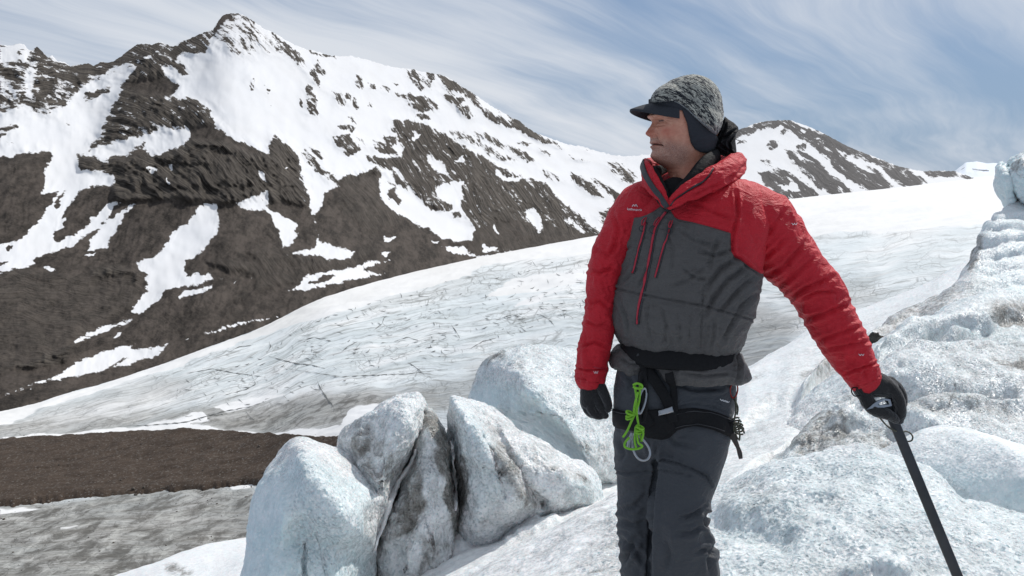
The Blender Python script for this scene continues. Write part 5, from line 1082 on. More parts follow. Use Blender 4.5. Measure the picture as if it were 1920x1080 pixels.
# hood rolled round the neck, open at the front
def loopsurf(keys, n, ns):
    K_ = np.array(keys, float); m = len(K_); Kp = np.vstack([K_[-1:], K_, K_[:2]]); return catmull(Kp, n, np.linspace(1, m + 1, n))
hk = [(1255, 384, -100, 9, 7), (1281, 368, -104, 15, 9), (1312, 351, -92, 19, 12), (1344, 334, -70, 23, 16), (1372, 316, -28, 24, 18), (1382, 306, 24, 24, 18), (1364, 304, 74, 22, 22), (1325, 300, 92, 24, 22), (1270, 306, 82, 24, 20), (1228, 312, 44, 20, 16), (1211, 316, 2, 20, 9), (1213, 326, -42, 22, 7), (1226, 346, -76, 18, 7), (1242, 368, -94, 11, 7)]
Sx = loopsurf(hk, 330, 0)[:-1]; C = O(Sx[:, 0], Sx[:, 1], Sx[:, 2]); T = np.roll(C, -1, 0) - np.roll(C, 1, 0); T /= np.linalg.norm(T, axis=1)[:, None]
ctr = O(1292, 330, 0); out = C - ctr; out[:, 2] = 0; a_ = out / np.linalg.norm(out, axis=1)[:, None]; a_ = a_ - T * np.sum(a_ * T, 1)[:, None]; a_ /= np.linalg.norm(a_, axis=1)[:, None]
b_ = np.cross(T, a_); b_ = np.where((b_[:, 2:3] < 0), -b_, b_)
th = np.linspace(0, 2 * np.pi, 90, endpoint=False)
VHd = C[:, None] + b_[:, None] * (Sx[:, 3, None] * MM * np.cos(th))[..., None] + a_[:, None] * (Sx[:, 4, None] * MM * np.sin(th))[..., None]
VHd = np.concatenate([VHd, VHd[:1]], 0); N = normals(VHd, True); Cc = VHd.mean(1, keepdims=True); flh = np.mean(np.sum(N * (VHd - Cc), -1)) < 0
if flh: N = -N
uu = np.linspace(0, 1, len(VHd))[:, None] * 34; hh = 2.6 * billow(uu * 0.55 + 0.8 * np.cos(th), np.cos(th) * 1.1, np.sin(th) * 1.1, 3) + 2 * fbm(VHd[..., 0] * 14, VHd[..., 1] * 14, VHd[..., 2] * 14, 3) * 1.4
PX, PY = toimg(VHd); hh += creases(PX, PY, [('1262 376 1290 358 1318 343 1330 330 1338 318', 2.0, 3.0), ('1395 330 1375 345 1345 358', 3, 3), ('1400 305 1385 325 1362 338', 3, 2.6), ('1300 368 1330 352 1350 346', 3, 2.6)])
VHd = VHd + N * (hh * MM)[..., None]
hood = grid_obj('hood', VHd, M_red, jacket, wrap=True, flip=not flh)
# dark neck gaiter / fleece collar inside
ck = [(1256, 386, -86, 10, 7), (1276, 364, -90, 12, 8), (1300, 337, -80, 13, 9), (1322, 311, -56, 15, 9), (1342, 296, -10, 16, 8), (1340, 296, 36, 18, 8), (1312, 300, 58, 18, 8), (1270, 312, 52, 16, 7), (1238, 322, 26, 14, 7), (1228, 328, -14, 16, 8), (1232, 344, -48, 17, 9), (1241, 364, -76, 15, 9)]
Sx = loopsurf(ck, 200, 0)[:-1]; C = O(Sx[:, 0], Sx[:, 1], Sx[:, 2]); T = np.roll(C, -1, 0) - np.roll(C, 1, 0); T /= np.linalg.norm(T, axis=1)[:, None]
out = C - O(1288, 330, 0); out[:, 2] = 0; a_ = out / np.linalg.norm(out, axis=1)[:, None]; a_ -= T * np.sum(a_ * T, 1)[:, None]; a_ /= np.linalg.norm(a_, axis=1)[:, None]; b_ = np.cross(T, a_); b_ = np.where((b_[:, 2:3] < 0), -b_, b_)
th = np.linspace(0, 2 * np.pi, 40, endpoint=False); VC = C[:, None] + b_[:, None] * (Sx[:, 3, None] * MM * np.cos(th))[..., None] + a_[:, None] * (Sx[:, 4, None] * MM * np.sin(th))[..., None]
VC = np.concatenate([VC, VC[:1]], 0); grid_obj('fleece_collar', VC, M_soft, man, wrap=True, flip=not flh)
# undershirt filling the opening
sh, _ = tube([(1264, 350, -38, 24, 18), (1268, 368, -44, 28, 20), (1276, 388, -26, 34, 26), (1286, 415, 0, 40, 36)], 30, 40); grid_obj('undershirt', sh, M_soft, man, wrap=True)

# ---------------------------------------------------------------- lower hem of the jacket below the belt
K = np.array([[646, 1172, 1366, 70, 0], [652, 1156, 1376, 78, 0], [660, 1145, 1385, 86, 0], [670, 1138, 1391, 93, 0], [682, 1138, 1395, 97, 0], [694, 1148, 1396, 98, 0], [703, 1163, 1391, 95, 0], [708, 1172, 1384, 90, 0], [705, 1180, 1374, 82, 0]], float)
S = catmull(K, 110); th = np.linspace(0, 2 * np.pi, 420, endpoint=False)[None]; cx_ = (S[:, 1] + S[:, 2])[:, None] / 2; hw = (S[:, 2] - S[:, 1])[:, None] / 2; c_, s_ = np.cos(th), np.sin(th); e_ = 2 / 2.3
X = cx_ + hw * np.sign(c_) * np.abs(c_) ** e_; Y = S[:, 0][:, None] + 0 * X; Q = S[:, 4][:, None] - S[:, 3][:, None] * np.sign(s_) * np.abs(s_) ** e_ - 0.3 * (X - cx_)
V = O(X, Y, Q); PX, PY = toimg(V)
# narrow waist notch where the tie-in loop pulls the hem up, flared corner at his left hip
pull = np.exp(-((PX - 1222) / 26) ** 2) * (s_ > 0); fl_ = np.exp(-((PX - 1398) / 18) ** 2) * sstep(650, 690, Y)
V[..., 2] += pull * MM * 14 * sstep(650, 700, Y); V[..., 1] += pull * MM * 22 * sstep(640, 660, Y); V[..., 0] += fl_ * MM * 10; V[..., 2] -= fl_ * MM * 6
N = normals(V, True); 
if (N[50, 105] @ np.array([0, -1, 0])) < 0: N = -N; f_ = True
else: f_ = False
h = 4.0 * billow(X / 40, Y / 30 + X / 90, Q / 60, 3) + 2.4 * billow(X / 17, Y / 36, Q / 40, 3) + creases(PX, PY, [('1380 655 1384 680 1378 712', 2.5, 5), ('1345 664 1352 676 1346 684', 2.5, 3.4), ('1260 684 1300 676 1340 686', 3.5, 3.6), ('1160 668 1180 684 1200 690', 3.5, 3.4), ('1280 700 1320 706 1370 700', 3, 3)])
hem = grid_obj('jacket_hem', V + N * (h * MM)[..., None], M_grey, jacket, wrap=True, flip=not f_)

# ---------------------------------------------------------------- trousers
pel, _ = tube([(1268, 660, 0, 96, 66), (1266, 700, 0, 110, 76), (1264, 740, 0, 116, 82), (1262, 780, 0, 112, 80), (1262, 806, 0, 100, 72)], 60, 90)
legL, _ = tube([(1312, 760, -10, 62, 64), (1305, 800, -16, 66, 68), (1295, 850, -24, 63, 66), (1282, 905, -34, 55, 60), (1270, 950, -44, 52, 57), (1276, 990, -44, 56, 58), (1281, 1030, -38, 63, 60), (1283, 1080, -30, 64, 60), (1286, 1150, -20, 60, 58), (1290, 1220, -8, 52, 52), (1290, 1290, 0, 47, 48)], 200, 110)
legR, _ = tube([(1208, 750, 14, 58, 60), (1200, 800, 20, 50, 58), (1197, 870, 28, 46, 54), (1194, 930, 32, 38, 50), (1190, 1000, 32, 34, 50), (1196, 1080, 32, 36, 50), (1198, 1150, 22, 38, 48), (1198, 1220, 26, 42, 46), (1198, 1290, 30, 42, 44)], 200, 110)
me, co = remesh([pel, legL, legR], 0.0050, 3, 0.5); N = vnorm(me)
PX, PY = toimg(co); X = (co[:, 0] - 0.1833 * co[:, 1]) / MM; Y = HOR - (co[:, 2] - CZ) / MM; Q = (co[:, 1] - PD) / MM
h = 3.6 * billow(X / 70, Y / 95, Q / 70, 2) + 1.0 * billow((X + Y * 0.6) / 26, (Y - 0.6 * X) / 70, Q / 50, 3) + 2.5 * fbm(X / 60, Y / 80, Q / 60, 2)
h += 1.45 * creases(PX, PY, [('1150 882 1175 888 1205 886 1228 880', 2.0, 2.2), ('1235 860 1262 866 1300 880 1325 893 1334 910', 2.2, 3.2), ('1235 880 1262 884 1300 894', 2.0, 1.6), ('1232 868 1226 920 1222 960 1218 1080', 5, 6.5),
  ('1165 1060 1180 1035 1192 1010', 5, 4), ('1160 975 1185 985 1215 980', 5, 3.5), ('1163 1010 1190 1030 1212 1060', 5, 4), ('1210 930 1190 950 1165 955', 5, 3.2), ('1322 962 1318 975 1330 990 1342 1010', 4, 6.5), ('1322 950 1300 965 1278 972', 4, 4), ('1318 985 1295 1000 1270 1000', 4.5, 3.2), ('1340 1040 1325 1030 1305 1035', 4, 3),
  ('1345 1010 1330 1050 1335 1080', 5, 3.4), ('1250 810 1262 830 1300 836', 4.5, 2.4), ('1160 820 1170 850 1160 870', 4.5, 2.6), ('1215 820 1220 850 1226 872', 4, 3), ('1272 764 1300 757 1340 762 1370 775', 2.5, 2.0), ('1270 720 1300 730 1350 728', 4, 2.6), ('1172 700 1184 716 1182 732', 4, 3), ('1230 830 1228 850 1230 870', 4, 4.5), ('1245 1000 1255 1040 1245 1080', 7, 2.6)])
setco(me, co + N * (np.clip(h, -10, 10) * MM)[:, None]); trousers = link('trousers', me, M_trs, man)
jb = bvh_of(jacket, sleeveL, sleeveR, hood); tb = bvh_of(trousers); hemb = bvh_of(hem, trousers)
# boots, below the picture but real
for (bx, bq) in ((1288, -6), (1196, 30)):
    bt_, _ = tube([(bx + 4, 1250, bq + 6, 32, 34), (bx, 1288, bq, 30, 36), (bx - 4, 1306, bq - 8, 30, 44)], 30, 40); ft, _ = tube([(bx + 14, 1306, bq + 22, 24), (bx, 1308, bq - 10, 27), (bx - 22, 1311, bq - 50, 26), (bx - 32, 1314, bq - 76, 20)], 40, 40, ref=(0, 0, 1))
    me, co = remesh([bt_, ft], 0.006, 3); setco(me, co); link('boot', me, M_soft, man)

# ---------------------------------------------------------------- jacket details
zt = ribbon('zipper', '1252 392 1240 408 1231 425 1226 445 1218 490 1210 530 1202 565 1197 590 1195 608', 7.5, jb, M_dgt, jacket, 0.0012, 0.0012)
ribbon('zipper_teeth', '1250 398 1239 412 1230 428 1225 450 1217 492 1209 530 1201 565 1196 590 1195 607', 3.4, jb, M_zip, zt, 0.004, 0.0012)
for s_ in ('1211 417 1206 440 1199 465 1193 490 1187 513', '1259 420 1252 442 1244 465 1236 495 1229 520'):
    z_ = ribbon('zipper', s_, 6.5, jb, M_dgt, jacket, 0.0012, 0.001); ribbon('zipper_teeth', s_, 2.6, jb, M_zip, z_, 0.0035, 0.001)
def ring3(px, py, r, bvh, off=0.006, tl=0.35, sq=1.0):
    h_ = hit(bvh, px, py) or (Vector(P(px, py, PD - 0.15)), Vector((0, -1, 0))); c = np.array(h_[0]) + np.array(h_[1]) * off; a = np.linspace(0, 2 * np.pi, 14, endpoint=False)
    return [c + MM * np.array([math.cos(t) * r, math.sin(t) * r * tl * 0.4, math.sin(t) * r * sq]) for t in a]
def on(px, py, bvh, off=0.004):
    h_ = hit(bvh, px, py) or (Vector(P(px, py, PD - 0.12)), Vector((0, -1, 0))); return np.array(h_[0]) + np.array(h_[1]) * off
for (x0, y0, x1, y1, r_) in ((1212, 408, 1206, 424, 5), (1239, 408, 1228, 425, 7), (1260, 414, 1256, 430, 4.6)):
    pl_ = cord_obj('zip_pull', [[on(x0 + dx, y0, jb), on((x0 + x1) / 2 + dx * 1.6, (y0 + y1) / 2, jb, .007), on(x1 + dx * .5, y1, jb, .005)] for dx in (-1.6, 1.6)], 0.0017, M_zip, jacket, nseg=6)
    cord_obj('pull_ring', [ring3(x1 - 0.5, y1 + r_, r_, jb)], 0.0016, M_dgt, pl_, True, 6)
# collar facing with dark zip tape on his right, seam line on his left
ribbon('collar_tape', '1203 300 1205 310 1211 328 1224 350 1238 368 1251 388', 9, jb, M_dgt, jacket, 0.002, 0.002)
ribbon('collar_tape', '1257 386 1266 374 1282 362 1300 350 1318 340 1330 328 1337 316', 2.6, jb, M_dgt, jacket, 0.0015, 0.001)
def text_on(name, body_, px, py, hpx, bvh, mat, parent, ang=0.0, sx=1.0):
    cu_ = bpy.data.curves.new('t', 'FONT'); cu_.body = body_; cu_.align_x = 'CENTER'; cu_.size = 1.0; cu_.resolution_u = 3
    o = bpy.data.objects.new('t', cu_); COL.objects.link(o); dg = bpy.context.evaluated_depsgraph_get(); me = bpy.data.meshes.new_from_object(o.evaluated_get(dg), depsgraph=dg)
    bpy.data.objects.remove(o); bpy.data.curves.remove(cu_)
    c_, s_ = math.cos(ang), math.sin(ang)
    for v in me.vertices:
        x_, y_ = v.co.x * hpx * sx, v.co.y * hpx; v.co = Vector(on(px + x_ * c_ + y_ * s_, py - y_ * c_ + x_ * s_, bvh, 0.0018))
    return link(name, me, mat, parent)
text_on('logo_lettering', 'kathmandu', 1190, 395, 6.6, jb, M_white, jacket, ang=0.06, sx=0.95)
cord_obj('logo_peaks', [[on(1185.5, 387.5, jb, .001), on(1188.2, 384, jb, .001), on(1190.5, 386.8, jb, .001), on(1192.5, 383.4, jb, .001), on(1195.5, 388, jb, .001)]], 0.0009, M_white, jacket, nseg=5)
for (x_, y_, k_) in ((1117, 698, 4.2), (1615, 665, 5.0), (1489, 420, 5)):
    cord_obj('cuff_mark', [[on(x_ - k_, y_ - 1.5, jb, .001), on(x_ - k_ * .4, y_ + 1.5, jb, .001), on(x_, y_ - 1.2, jb, .001), on(x_ + k_ * .5, y_ + 1.5, jb, .001), on(x_ + k_, y_ - 1.8, jb, .001)]], 0.0008, M_white, sleeveL if x_ > 1300 else sleeveR, nseg=5)
ribbon('cuff_tab', '1112 688 1120 690 1132 690 1136 700 1130 709', 1.2, jb, M_zip, sleeveR, 0.001, 0.001, n=16)
cord_obj('trouser_mark', [[on(1350 + a, 748 + a * .3, tb, .001), on(1353 + a, 751 + a * .3, tb, .001), on(1356 + a, 749.5 + a * .3, tb, .001)] for a in (0, 4, 8, 11)], 0.0012, M_white, trousers, nseg=5)

# ---------------------------------------------------------------- hat
def hat_material():
    m = bpy.data.materials.new('marled_knit'); m.use_nodes = True; t = NT(m.node_tree); t.n.clear()
    uv = t.attr('knit', 'Vector')
    n = t.noise(t.mapping(uv, scale=(0.75, 2.0, 1)), 1.0, 3, 0.6, 0.4); n2 = t.noise(t.mapping(uv, scale=(0.18, 0.55, 1)), 1.0, 3, 0.6); n3 = t.noise(t.mapping(uv, scale=(2.2, 3.0, 1)), 1.0, 2, 0.5)
    f = t.math('ADD', t.math('ADD', t.math('MULTIPLY', n, 0.9), t.math('MULTIPLY', n2, 0.8)), t.math('MULTIPLY', n3, 0.35))
    c = t.mix(t.maprange(f, 0.97, 1.10), (0.012, 0.014, 0.02), (0.50, 0.49, 0.42)); c = t.mix(t.maprange(n2, 0.52, 0.62, 0, 0.5), c, (0.08, 0.09, 0.10))
    b = t.new('ShaderNodeBsdfPrincipled', inp={'Roughness': 0.9, 'Specular IOR Level': 0.1, 'Sheen Weight': 0.3}); t.set(b, 'Base Color', c)
    t.set(b, 'Normal', t.bump(n3, 0.8, 0.004))
    o = t.new('ShaderNodeOutputMaterial'); t.l.new(b.outputs[0], o.inputs[0]); return m
ol = np.array(pts('1219 196 1222 184 1230 173 1243 162 1260 151 1280 144 1300 140 1318 143 1334 151 1345 163 1352 178 1355 195 1357 212 1355 230 1350 244 1343 254 1335 252 1324 243 1310 234 1295 221 1283 210 1271 201 1258 195 1238 197')); hc = (1300, 193)
n_ = 300; d = np.r_[0, np.cumsum(np.hypot(*(np.roll(ol, -1, 0) - ol).T))]; s_ = np.linspace(0, d[-1], n_, endpoint=False); cl_ = np.vstack([ol, ol[:1]]); ox = np.interp(s_, d, cl_[:, 0]); oy = np.interp(s_, d, cl_[:, 1])
ker = np.hanning(17)[1:-1]; ker /= ker.sum(); ox = np.convolve(np.r_[ox[-20:], ox, ox[:20]], ker, 'same')[20:-20]; oy = np.convolve(np.r_[oy[-20:], oy, oy[:20]], ker, 'same')[20:-20]
r = 1 - (1 - np.linspace(0, 1, 100)) ** 1.9; r = np.r_[r, r[::-1][1:]]; side = np.r_[np.ones(100), -np.ones(99)][:, None]
X = hc[0] + (ox[None] - hc[0]) * r[:, None]; Y = hc[1] + (oy[None] - hc[1]) * r[:, None]; lowf = sstep(-10, 22, (oy - hc[1]) * 0.8 - (ox - hc[0]) * 0.5)[None]
hgt = np.power(np.clip(1 - r[:, None] ** (2.3 + 5 * lowf), 0, 1), 0.5 - 0.12 * lowf) * np.ones_like(X)
Q = np.where(side > 0, -hgt * (60 + 0.05 * (Y - 190)), hgt * 56) + 0.10 * (X - 1300)
V = O(X, Y, Q); N = normals(V, True); Cc = V.mean((0, 1))
fl = np.mean(np.sum(N * (V - Cc), -1)) < 0
if fl: N = -N
ka = R(37); ua = (X - 1300) * math.cos(ka) + (Y - 193) * math.sin(ka); va = -(X - 1300) * math.sin(ka) + (Y - 193) * math.cos(ka) - 0.0035 * ua ** 2
th_row = va / 3.3; st_col = (ua + 0.25 * Q) / 2.6
kn = 0.55 * np.abs(np.sin(th_row * np.pi)) + 0.35 * np.abs(np.sin(st_col * np.pi + np.floor(th_row) * 1.6)) + 0.8 * fbm(X / 18, Y / 18, Q / 18, 2)
V = V + N * (kn * 1.1 * MM)[..., None]
hat = grid_obj('beanie', V, hat_material(), man, attrs={'knit': np.stack([ua / 6.0, va / 3.6, Q / 11], -1)}, wrap=True, flip=not fl)
hatb = bvh_of(hat, body)
ribbon('hat_band', '1264 190 1276 197 1288 206 1303 219 1316 230 1330 241 1343 251', 4.5, hatb, plain('knit_band', (0.34, 0.36, 0.36), 0.9, nz=0.75, sc=230, bmp=0.6), hat, 0.001, 0.0014)
# brim of the cap worn under the beanie
sg, tg = np.meshgrid(np.linspace(-1, 1, 70), np.linspace(0, 1, 50))
inner_f = 70 * np.sqrt(np.clip(1 - (sg * 0.86) ** 2, 0, 1)) ; latb = sg * 49
outer_f = inner_f + 41 * (1 - np.abs(sg) ** 2.4) ** 0.8; f_ = inner_f + (outer_f - inner_f) * tg * (1 - 0.0 * sg ** 2)
f_ = np.maximum(f_, inner_f); 
yb_ = 197 + 16 * sg ** 2 * (0.85 + 0.1 * tg) + 12 * tg ** 1.4
upx, upq = HCX + f_ * fx + latb * (1 + 0.03 * tg) * lx, f_ * fy + latb * ly
top = O(upx, yb_, upq); bot = O(upx, yb_ + 4.0 * (0.4 + 0.6 * np.sin(np.clip(tg, 0, 1) * np.pi * .5)), upq)
V = np.concatenate([top, bot[::-1]], 0); edge_ = (top[-1] + bot[-1]) / 2
V = np.concatenate([top, edge_[None] + (edge_ - top[-4])[None] * 0.25, bot[::-1], top[:1]], 0)
# close the sides
mid = V[:, :1] * 0 + V[:, :1]; 
M_cap2 = fabric('cap_fabric', (0.024, 0.027, 0.034), wr=0.15, rough_=0.8)
brim = grid_obj('cap_brim', V, M_cap2, man, wrap=False)
# front panel of the cap between brim and beanie
bnd = []
for k, yy in enumerate(np.linspace(189, 216, 16)):
    aa = np.linspace(-2.0, 2.0, 80); bnd.append(O(HCX + (73.5 * np.cos(aa)) * fx + 53.5 * np.sin(aa) * lx, np.minimum(yy, 199 + 17 * np.sin(aa) ** 2 + 0 * aa) + 0 * aa, (73.5 * np.cos(aa)) * fy + 53.5 * np.sin(aa) * ly))
grid_obj('cap_panel', np.array(bnd), M_cap2, man)
# ear flap
patch('ear_flap', '1277 203 1287 206 1300 219 1318 236 1340 252 1346 262 1343 274 1336 281 1325 286 1312 285 1302 279 1295 268 1291 250 1288 232', (1314, 258), hatb, M_cap2, man, off=0.005, puff=0.006, n=110, nr=20)
# black shell hood bunched behind the head
def puffy(name, outline, c, q0, qf, qb, mat, parent, bumps=(), n=260, nr=60, nz=2.0, tilt=(0, 0), sc=14):
    ol = np.array(pts(outline)); cl_ = np.vstack([ol, ol[:1]]); d = np.r_[0, np.cumsum(np.hypot(*np.diff(cl_, axis=0).T))]; s_ = np.linspace(0, d[-1], n, endpoint=False); ox = np.interp(s_, d, cl_[:, 0]); oy = np.interp(s_, d, cl_[:, 1])
    r = 1 - (1 - np.linspace(0, 1, nr)) ** 1.8; r = np.r_[r, r[::-1][1:]]; sd = np.r_[np.ones(nr), -np.ones(nr - 1)][:, None]
    X = c[0] + (ox[None] - c[0]) * r[:, None]; Y = c[1] + (oy[None] - c[1]) * r[:, None]; hgt = np.sqrt(np.clip(1 - r[:, None] ** 2.4, 0, 1)) * np.ones_like(X)
    Q = q0 + np.where(sd > 0, -hgt * qf, hgt * qb) + tilt[0] * (X - c[0]) + tilt[1] * (Y - c[1]); Q = Q - creases(X, Y, bumps) * (sd > 0) * sstep(0, .3, hgt) - nz * billow(X / sc, Y / (sc * 1.8), Q / 30, 3) * sstep(0, .4, hgt)
    V = O(X, Y, Q); D_ = V[..., 1]; return grid_obj(name, P(X, Y, D_), mat, parent, wrap=True, flip=True)
puffy('shell_hood', '1359 218 1366 224 1376 230 1384 238 1385 244 1380 251 1379 264 1381 282 1381 297 1372 299 1358 293 1345 288 1336 284 1335 278 1341 268 1345 254 1350 240 1355 228', (1361, 260), 14, 26, 40, M_soft, man, bumps=[('1384 240 1370 250 1350 262', 2.5, 5), ('1378 252 1366 268 1372 290', 2.5, 5), ('1362 226 1358 245 1344 270', 2.5, 5), ('1350 272 1362 280 1378 290', 2.2, 4)], nz=3.0)

# ---------------------------------------------------------------- gloves
def glove_material():
    m = bpy.data.materials.new('black_fleece_glove'); m.use_nodes = True; t = NT(m.node_tree); t.n.clear()
    ob = t.new('ShaderNodeTexCoord').outputs['Object']; n = t.noise(ob, 300, 3, 0.7); n2 = t.noise(ob, 30, 3, 0.5); v = t.voro(t.mapping(ob, rot=(0.3, 0.6, 0.2)), 170, 'DISTANCE_TO_EDGE', rand=0.15)
    c = t.mix(t.maprange(n, 0.3, 0.7), (0.008, 0.008, 0.009), (0.035, 0.034, 0.034)); b = t.new('ShaderNodeBsdfPrincipled', inp={'Roughness': 0.85, 'Specular IOR Level': 0.3, 'Sheen Weight': 0.35, 'Sheen Roughness': 0.4}); t.set(b, 'Base Color', c)
    t.set(b, 'Normal', t.bump(t.math('ADD', t.math('MULTIPLY', n, 0.4), t.math('ADD', t.math('MULTIPLY', t.maprange(v, 0, 0.12), 0.6), n2)), 0.5, 0.004))
    o = t.new('ShaderNodeOutputMaterial'); t.l.new(b.outputs[0], o.inputs[0]); return m
M_glv = glove_material()
def glove(chains):
    g = [tube(c, 34, 20)[0] for c in chains]; me, co = remesh(g, 0.0016, 3, 0.5); N = vnorm(me)
    co = co + N * (0.8 * MM * fbm(co[:, 0] * 60, co[:, 1] * 60, co[:, 2] * 60, 3))[:, None]; setco(me, co); return link('glove', me, M_glv, man)
gR = glove([[(1112, 690, 6, 21, 20), (1112, 708, 4, 21, 19), (1110, 722, 2, 21, 18), (1107, 740, 0, 20, 17), (1104, 754, 0, 17, 16)],
  [(1116, 742, -8, 9), (1124, 756, -13, 8), (1131, 768, -14, 7.5), (1136, 777, -12, 6.8)], [(1108, 752, -6, 9.5), (1110, 766, -12, 8.5), (1118, 775, -13, 8), (1127, 778, -10, 7)],
  [(1100, 750, 4, 9.5), (1100, 765, 1, 8.5), (1108, 775, -1, 8), (1118, 779, 2, 7)], [(1096, 744, 13, 9), (1094, 758, 13, 8), (1099, 768, 12, 7.5), (1108, 774, 12, 6.8)],
  [(1122, 718, -4, 12), (1131, 730, -12, 10), (1138, 744, -17, 9), (1142, 756, -18, 8), (1141, 764, -17, 7)]])
gL = glove([[(1612, 696, -8, 25, 22), (1620, 710, -8, 26, 23), (1632, 717, -8, 26, 24), (1648, 721, -6, 23, 27), (1662, 726, -2, 19, 28)], [(1622, 714, -8, 22, 22), (1614, 726, -10, 17, 19), (1622, 740, -12, 15, 16)],
  [(1660, 718, -20, 12), (1674, 732, -24, 11), (1682, 750, -24, 10.5), (1685, 768, -21, 9.5), (1682, 784, -17, 8.5)], [(1668, 718, -2, 13), (1683, 730, -3, 11.5), (1690, 746, -3, 10.5), (1690, 760, 1, 9.5), (1683, 766, 8, 8.5)],
  [(1668, 719, 14, 12), (1682, 731, 15, 11), (1688, 746, 16, 10), (1685, 760, 18, 9), (1677, 764, 20, 8)], [(1660, 721, 28, 11), (1672, 732, 30, 9.5), (1677, 745, 31, 8.5), (1673, 756, 31, 8)],
  [(1618, 732, -14, 14), (1624, 750, -20, 13.5), (1636, 763, -24, 12.5), (1652, 769, -26, 11), (1666, 775, -25, 9.5), (1674, 782, -22, 8)]])
cord_obj('wrist_loop', [O(*np.array([(1604, 722, -30), (1594, 722, -28), (1592, 730, -28), (1598, 737, -30), (1607, 735, -32)]).T)], 0.0019, M_blk, gL, nseg=7)

# ---------------------------------------------------------------- ice axe
axe = person_root('ice_axe', 0, 0, 0, 'long dark grey ice axe planted in the snow under the gloved hand', 'ice axe')
def shaft_pts(t): return (1664 + 0.412 * (t - 762), t, -2)
def bar(keys, rx, rq, n=60, ex=3.2, ns=32):
    K_ = np.array(keys, float); S_ = catmull(K_, n); C = O(S_[:, 0], S_[:, 1], S_[:, 2]); T = np.gradient(C, axis=0); T /= np.linalg.norm(T, axis=1)[:, None]; ref = np.array([0.25, 0.97, 0.0])
    b = ref - (T @ ref)[:, None] * T; b /= np.linalg.norm(b, axis=1)[:, None]; a = np.cross(T, b); th = np.linspace(0, 2 * np.pi, ns, endpoint=False); e_ = 2 / ex
    ca, sa = np.sign(np.cos(th)) * np.abs(np.cos(th)) ** e_, np.sign(np.sin(th)) * np.abs(np.sin(th)) ** e_
    rx_ = np.broadcast_to(rx, n); rq_ = np.broadcast_to(rq, n)
    V = C[:, None] + a[:, None] * (rx_[:, None] * MM * ca)[..., None] + b[:, None] * (rq_[:, None] * MM * sa)[..., None]
    return np.concatenate([C[:1, None] + 0 * V[:1], V, C[-1:, None] + 0 * V[:1]], 0)
grid_obj('shaft', bar([shaft_pts(758), shaft_pts(900), shaft_pts(1080), shaft_pts(1262)], 9.6, 6.5), M_shaft, axe, wrap=True)
grid_obj('spike', bar([shaft_pts(1258), shaft_pts(1290), shaft_pts(1326)], np.linspace(9, 1, 60), np.linspace(5, 1, 60)), M_steel, axe, wrap=True)
# head: flat plate, pick to his back-left, adze with a triangular hole
def plate(outline, q0, th_, holes=()):
    bm = bmesh.new(); p = pts(outline); n_ = len(p)
    fr = [bm.verts.new(O(x, y, q0 - th_)) for x, y in p]; bk = [bm.verts.new(O(x, y, q0 + th_)) for x, y in p]
    for i in range(n_): j = (i + 1) % n_; bm.faces.new((fr[i], fr[j], bk[j], bk[i]))
    return bm, fr, bk
def framed(name, outline, inner, q0, th_, mat, parent):
    bm = bmesh.new(); po, pi_ = pts(outline), pts(inner); n_ = len(po)
    a = [[bm.verts.new(O(x, y, q0 + s * th_)) for x, y in pp] for pp in (po, pi_) for s in (-1, 1)]
    of, ob_, if_, ib = a
    for i in range(n_):
        j = (i + 1) % n_
        for q_ in ((of[i], of[j], if_[j], if_[i]), (ob_[j], ob_[i], ib[i], ib[j]), (of[j], of[i], ob_[i], ob_[j]), (if_[i], if_[j], ib[j], ib[i])): bm.faces.new(q_)
    bmesh.ops.recalc_face_normals(bm, faces=bm.faces); me = bpy.data.meshes.new(name); bm.to_mesh(me); bm.free(); return link(name, me, mat, parent)
framed('axe_head', '1619 761 1630 751 1640 744 1652 740.5 1662 742 1665 754 1650 757 1634 757', '1639 752.5 1643 748 1648 745 1654 744 1659 745.5 1660.5 751.5 1649 752.5 1642 753.5', -33, 2.2, M_steel, axe)
pk = np.array([(1662, 748, -20), (1668, 742, 0), (1674, 740, 30), (1676, 744, 70), (1674, 756, 105)], float); Vp = []
for i, (x, y, q) in enumerate(catmull(pk, 24)):
    k = 1 - i / 23 * 0.85; Vp.append(O(np.array([x - 3 * k, x + 3 * k, x + 3 * k, x - 3 * k]), np.array([y - 8 * k, y - 8 * k, y + 8 * k, y + 8 * k]), q))
grid_obj('pick', np.array(Vp), M_steel, axe, wrap=True, smooth=False)
cord_obj('leash', [O(*np.array([(1640, 772, -30), (1648, 782, -26), (1658, 793, -20), (1668, 801, -14), (1678, 806, -12)]).T)], 0.0024, M_cam, axe, nseg=8)
cord_obj('leash', [O(*np.array([(1690, 811, -8), (1696, 808, -4), (1706, 812, 4), (1713, 820, 8), (1711, 827, 6), (1702, 828, 2), (1694, 820, -2), (1688, 812, -6)]).T)], 0.0024, M_cam, axe, nseg=8)

# ---------------------------------------------------------------- harness
hs = person_root('climbing_harness', 0, 0, 0, 'black climbing harness with leg loops round the man\'s waist and thighs', 'harness')
allb = bvh_of(trousers, hem)
belt = []
S_ = np.linspace(0, 1, 8)
K = np.array([[628, 1182, 1366, 84], [642, 1164, 1378, 92], [656, 1160, 1380, 98], [665, 1162, 1381, 100], [671, 1168, 1378, 98], [674, 1176, 1370, 90]], float); Sb = catmull(K, 24); th = np.linspace(0, 2 * np.pi, 160, endpoint=False)[None]
cx_ = (Sb[:, 1] + Sb[:, 2])[:, None] / 2; hw = (Sb[:, 2] - Sb[:, 1])[:, None] / 2; X = cx_ + hw * np.sign(np.cos(th)) * np.abs(np.cos(th)) ** .85; Y = Sb[:, 0][:, None] + 6 * np.sin(th) + 0 * X; Q = -(Sb[:, 3][:, None] + 3) * np.sign(np.sin(th)) * np.abs(np.sin(th)) ** .85 - 0.3 * (X - cx_)
